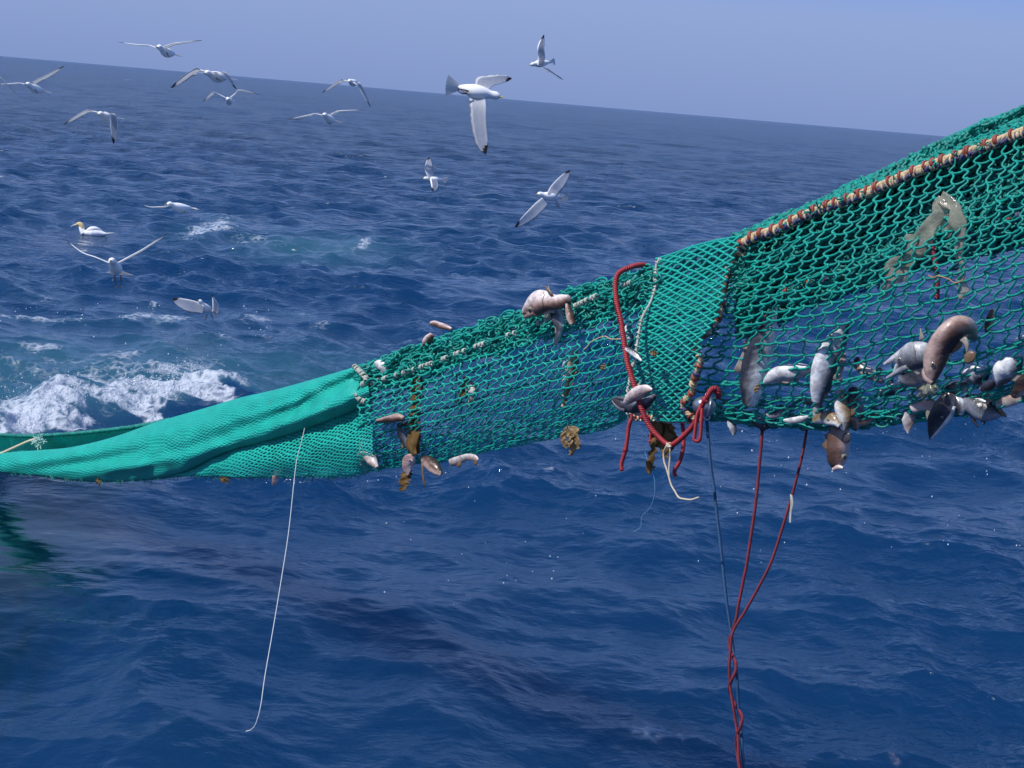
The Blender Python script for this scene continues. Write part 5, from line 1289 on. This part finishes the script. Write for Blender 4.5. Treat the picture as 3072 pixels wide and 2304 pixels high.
fish('grey-white fish bulging in the meshes close to the right picture edge', [(2986, 1160), (3000, 1136), (3016, 1112), (3040, 1090), (3064, 1066)], [7, 26, 38, 32, 10], 'silver', d=IN4 + 0.03, side=1, flat=0.65)
fish('brown fish cut off by the right picture edge beneath the grey-white one', [(3040, 1190), (3056, 1172), (3072, 1150), (3092, 1130)], [10, 20, 24, 20], 'brown', d=IN4, side=-1)
fish('small white fish by the right picture edge, topmost of the fish there', [(3036, 1042), (3052, 1034), (3070, 1022), (3092, 1010)], [7, 15, 19, 15], 'white', d=IN4, side=1)
fish('silver-brown fish hanging head-down below the leaning silver fish', [(2532, 1290), (2534, 1264), (2531, 1230), (2524, 1196), (2518, 1172)], [8, 22, 27, 24, 14], 'gold', d=-0.06, side=1, eye=(0.2, 0.2, 4))
fish('blackish fish pressed upright right of the silver-brown one in the belly', [(2568, 1286), (2568, 1260), (2566, 1222), (2562, 1180), (2560, 1162)], [8, 19, 25, 22, 12], 'dark', d=-0.03, side=-1)
fish('narrow silver fish upright left of the silver-brown one in the belly', [(2446, 1260), (2450, 1246), (2455, 1224), (2450, 1194), (2448, 1180)], [5, 13, 17, 13, 6], 'grey', d=-0.05, side=1)
fish('golden-eyed fish head resting on the lowest meshes above the dangling head', [(2440, 1262), (2462, 1256), (2486, 1254), (2508, 1262), (2522, 1276)], [8, 17, 22, 20, 10], 'gold', d=-0.08, side=-1, eye=(0.6, 0.3, 6))
fish('shredded pinkish fish between the leaning silver fish and the gaping head', [(2564, 1086), (2584, 1102), (2606, 1120), (2630, 1132), (2650, 1144)], [12, 17, 18, 16, 8], 'pale', d=-0.04, side=1, fins=(([(2560, 1080), (2572, 1070), (2582, 1082), (2572, 1094)], -.01, DARK_MOUTH), ([(2626, 1112), (2640, 1100), (2648, 1118), (2636, 1128)], -.01)))
fish('thin dark fish tail hanging right of the belly meshes under the gaping head', [(2662, 1190), (2664, 1166), (2668, 1148), (2672, 1130)], [3, 7, 10, 10], 'grey', d=-0.04, side=1)
fish('pink fish with two bulges showing through meshes left of the dark fish head', [(2734, 1216), (2748, 1221), (2764, 1219), (2786, 1212), (2800, 1206)], [9, 18, 13, 19, 9], 'rosy', d=-0.05, side=-1)
fish('small brown fish seen through the upper meshes at the far right', [(2978, 930), (2974, 950), (2966, 975), (2960, 998)], [7, 14, 13, 6], 'brown', d=0.08, side=1)

EXTRA = [
    ('small silver fish wedged at the lower rim above the left long red rope', [(2300, 1240), (2318, 1244), (2340, 1240), (2356, 1232)], [6, 13, 13, 6], 'grey', -0.04),
    ('slim white fish along the rim between the two long red ropes', [(2352, 1262), (2376, 1262), (2404, 1258), (2424, 1250)], [5, 10, 11, 5], 'white', -0.08),
    ('brown fish fragment behind the meshes right of the dangling head', [(2572, 1270), (2592, 1262), (2614, 1250), (2630, 1240)], [9, 17, 15, 7], 'brown', -0.02),
    ('silver fish lying along the fold of meshes under the gaping head', [(2640, 1178), (2668, 1170), (2700, 1158), (2724, 1150)], [8, 17, 18, 9], 'silver', -0.05),
    ('grey fish back showing below the arched brown fish', [(2830, 1178), (2858, 1166), (2886, 1160), (2906, 1156)], [10, 20, 20, 10], 'grey', -0.04),
    ('white fish belly between the dark head and the spiny dark fish', [(2872, 1190), (2880, 1206), (2884, 1226), (2880, 1244)], [8, 15, 15, 7], 'silver', -0.05),
    ('pale fish lying at the rim right of the spiny dark fish', [(2990, 1214), (3014, 1206), (3040, 1200), (3062, 1196)], [9, 18, 18, 9], 'pale', -0.04),
    ('brown fish head peeping through meshes above the spiny dark fish', [(2944, 1170), (2958, 1160), (2976, 1150), (2992, 1138)], [8, 16, 16, 8], 'brown', -0.09),
    ('dark fish pressed behind the gaping silver head', [(2700, 1128), (2728, 1136), (2760, 1132), (2786, 1120)], [12, 26, 28, 14], 'dark', -0.12),
    ('silver scrap of fish above the golden-eyed head', [(2392, 1188), (2414, 1200), (2436, 1208), (2450, 1220)], [6, 12, 12, 5], 'silver', -0.05),
    ('grey fish tail dropping between the metal float and the left long red rope', [(2188, 1262), (2196, 1276), (2200, 1292), (2202, 1306)], [10, 13, 11, 4], 'grey', 0.0),
    ('blackish fish lump in the meshes above the knot of the left long red rope', [(2258, 1256), (2276, 1268), (2298, 1270), (2316, 1262)], [8, 17, 19, 10], 'dark', 0.0)]
for i, (lab, pts, hs, pal, d) in enumerate(EXTRA):
    fish(lab, pts, hs, pal, d=d, side=1 if i % 2 else -1, bw=0.2, eye=(0.16, 0.1, 4) if i in (3, 7) else None)

# ------------------------------------------------------------------ weed, jelly, float
WEED = material('brown_weed', (0.36, 0.22, 0.075), rough=0.45, spec=0.4, noise=(30, (0.20, 0.11, 0.035), 0.9), trans=0.55, bump=(70, 0.3, 0.003), coat=0.1)
WEED_PALE = material('tan_weed', (0.52, 0.38, 0.21), rough=0.35, spec=0.6, noise=(35, (0.36, 0.23, 0.09), 0.9), trans=0.55, bump=(70, 0.3, 0.003), coat=0.1)
JELLY = material('translucent_jelly', (0.62, 0.57, 0.44), rough=0.12, spec=0.7, noise=(14, (0.34, 0.34, 0.26), 0.9), alpha=0.42, trans=0.3, bump=(40, 0.6, 0.01), coat=0.6)
def ribbon(mb, pts, ws, d, seed=0, wav=0.006, thick=0.003, ragged=0.34):
    g = np.random.default_rng(seed); n = 40; P = curve(pts, n); t = np.linspace(0, 1, n)
    w = np.interp(t, np.linspace(0, 1, len(ws)), ws)
    T = unit(np.gradient(P, axis=0)); Nn = np.stack([-T[:, 1], T[:, 0]], -1)
    wl_ = w * (1 + ragged * np.interp(t, np.linspace(0, 1, 14), g.normal(0, 1, 14))); wr = w * (1 + ragged * np.interp(t, np.linspace(0, 1, 14), g.normal(0, 1, 14)))
    m = 7; q = np.linspace(-1, 1, m)
    off = np.where(q[None] < 0, wl_[:, None] * q[None], wr[:, None] * q[None])
    XY = P[:, None] + off[..., None] * Nn[:, None]
    dep = D0(P[:, 0])[:, None] + d + wav * (np.sin(6 * t[:, None] + 2 * q[None] + g.uniform(0, 6)) * 0.6 + 0.5 * np.sin(17 * t[:, None] - 3 * q[None] + g.uniform(0, 6)))
    e = (thick * (1 - 0.8 * q[None] ** 2))
    A = Wn(XY[..., 0], XY[..., 1], dep - e / 2); Bk = Wn(XY[..., 0], XY[..., 1], dep + e / 2)
    k = n * m; gq = grid_quads(n, m)
    rim = list(range(m)) + [i * m + m - 1 for i in range(1, n)] + [(n - 1) * m + j for j in range(m - 2, -1, -1)] + [i * m for i in range(n - 2, 0, -1)]
    sq = [[rim[(i + 1) % len(rim)], rim[i], rim[i] + k, rim[(i + 1) % len(rim)] + k] for i in range(len(rim))]
    mb.add(np.concatenate([A.reshape(-1, 3), Bk.reshape(-1, 3)]), np.concatenate([gq, gq[:, ::-1] + k, np.array(sq)]))
def weed(label, ribs, mat=WEED, name='seaweed', cat='seaweed', group='seaweed caught in the net'):
    mb = MB()
    for i, (pts, ws, d) in enumerate(ribs): ribbon(mb, pts, ws, d, i + int(pts[0][0]))
    return tag(mb.build(name, mat), label, cat, group)
weed('long brown weed frond hanging full height in the middle net by the codend', [
    ([(1256, 1128), (1250, 1160), (1246, 1200), (1244, 1250), (1240, 1300), (1238, 1340), (1242, 1366)], [10, 16, 14, 17, 20, 15, 8], -0.12),
    ([(1262, 1140), (1258, 1190), (1252, 1250), (1250, 1310), (1248, 1360)], [6, 12, 8, 14, 10], -0.09)])
weed('brown weed tongue dripping below the white flatfish', [([(1222, 1412), (1216, 1430), (1210, 1450), (1206, 1474)], [8, 15, 13, 5], -0.09), ([(1232, 1405), (1228, 1425), (1224, 1440)], [6, 8, 3], -0.07)])
weed('short golden weed blade left of the pink fish shreds', [([(1398, 1130), (1392, 1160), (1382, 1190), (1374, 1212)], [6, 12, 11, 4], -0.03), ([(1404, 1125), (1402, 1160), (1396, 1195)], [4, 8, 4], -0.01)], WEED)
weed('crumpled tan weed clump hanging from the lower rim, middle of the net', [
    ([(1692, 1288), (1708, 1298), (1724, 1290), (1732, 1300)], [10, 16, 14, 6], -0.06), ([(1694, 1292), (1690, 1310), (1694, 1334), (1702, 1344)], [7, 10, 8, 4], -0.08),
    ([(1722, 1295), (1724, 1320), (1716, 1348), (1712, 1366)], [8, 14, 13, 6], -0.07), ([(1708, 1300), (1712, 1325), (1704, 1340)], [8, 8, 4], -0.09)], WEED_PALE)
weed('large matted brown weed clump hanging behind the red bight', [
    ([(1975, 1258), (1982, 1285), (1992, 1315), (2000, 1345), (1992, 1372)], [14, 26, 30, 22, 8], 0.02), ([(1966, 1262), (1968, 1295), (1962, 1335), (1955, 1365), (1950, 1395), (1946, 1424)], [10, 18, 12, 9, 12, 4], 0.0),
    ([(1992, 1262), (2008, 1290), (2014, 1315), (2008, 1340)], [8, 16, 14, 6], 0.03), ([(1950, 1400), (1956, 1404), (1966, 1398)], [6, 5, 2], 0.0)])
weed('tiny brown weed scrap under the dark fold of the fine netting', [([(660, 1428), (672, 1436), (684, 1440)], [6, 12, 5], -0.02), ([(676, 1432), (680, 1444), (684, 1450)], [6, 7, 3], -0.03)], WEED)
weed('tiny dark weed scrap under the fine netting near the left edge', [([(290, 1436), (296, 1446), (301, 1458)], [4, 6, 2], -0.02)], WEED)
weed('small tan weed tuft stuck on the bright diamond meshes', [([(1950, 1056), (1960, 1060), (1970, 1056)], [4, 9, 4], -0.24), ([(1962, 1052), (1964, 1062), (1962, 1070)], [3, 6, 3], -0.25)], WEED_PALE)
weed('small tan scrap in the meshes left of the red rope', [([(1816, 1092), (1810, 1102), (1804, 1110)], [4, 8, 4], -0.15)], WEED_PALE)
weed('rusty weed bit beside the long dark-backed fish', [([(2276, 1150), (2270, 1164), (2264, 1178)], [3, 7, 3], -0.24)], WEED_PALE)
weed('two-legged translucent jelly draped inside the wing of the net', [
    ([(2826, 592), (2806, 628), (2790, 664), (2772, 716), (2744, 750), (2716, 784), (2682, 836), (2662, 868), (2640, 890)], [18, 32, 24, 24, 38, 34, 28, 22, 12], -0.23),
    ([(2820, 592), (2848, 608), (2868, 636), (2878, 690), (2877, 760), (2886, 822), (2884, 896)], [16, 24, 18, 16, 15, 20, 7], -0.23),
    ([(2832, 612), (2840, 650), (2840, 690), (2842, 716)], [13, 22, 19, 8], -0.21)], JELLY, 'jelly', 'jellyfish', None)
weed('milky jelly flap under the nose of the big arched brown fish', [([(2766, 1150), (2778, 1160), (2800, 1164), (2812, 1158)], [14, 26, 22, 8], -0.12), ([(2758, 1160), (2764, 1180), (2776, 1186)], [8, 14, 6], -0.1)], JELLY, 'jelly', 'jellyfish', None)
# metal float at the foot of the edge rope
STEEL = material('scuffed_metal', (0.45, 0.46, 0.50), rough=0.28, metal=0.85, noise=(25, (0.20, 0.20, 0.23), 0.8), bump=(60, 0.2, 0.004))
c = Wn(2113, 1219, D0(2113) - 0.17)
fl = thing('metal_float', c, 'shiny dented silver float ball at the foot of the tan and red rope', 'float')
mb = MB(); ellipsoid(mb, c, unit(RT - 0.25 * UP) * 40 * PX, unit(UP + 0.25 * RT) * 33 * PX, FW * 36 * PX, 28, 18); mb.build('shell', STEEL, fl)
mb = MB(); a = np.linspace(0, 2 * math.pi, 28); tubes(mb, c + unit(RT - 0.25 * UP) * 14 * PX + 33.5 * PX * (np.cos(a)[:, None] * unit(UP + 0.25 * RT) + np.sin(a)[:, None] * FW), 3.5 * PX, 8); mb.build('rim', STEEL, fl)
mb = MB(); a = np.linspace(0, 2 * math.pi, 20); tubes(mb, c + RT * 8 * PX - UP * 36 * PX + 9 * PX * (np.cos(a)[:, None] * RT + np.sin(a)[:, None] * UP), 3.4 * PX, 8); mb.build('eyelet', STEEL, fl)
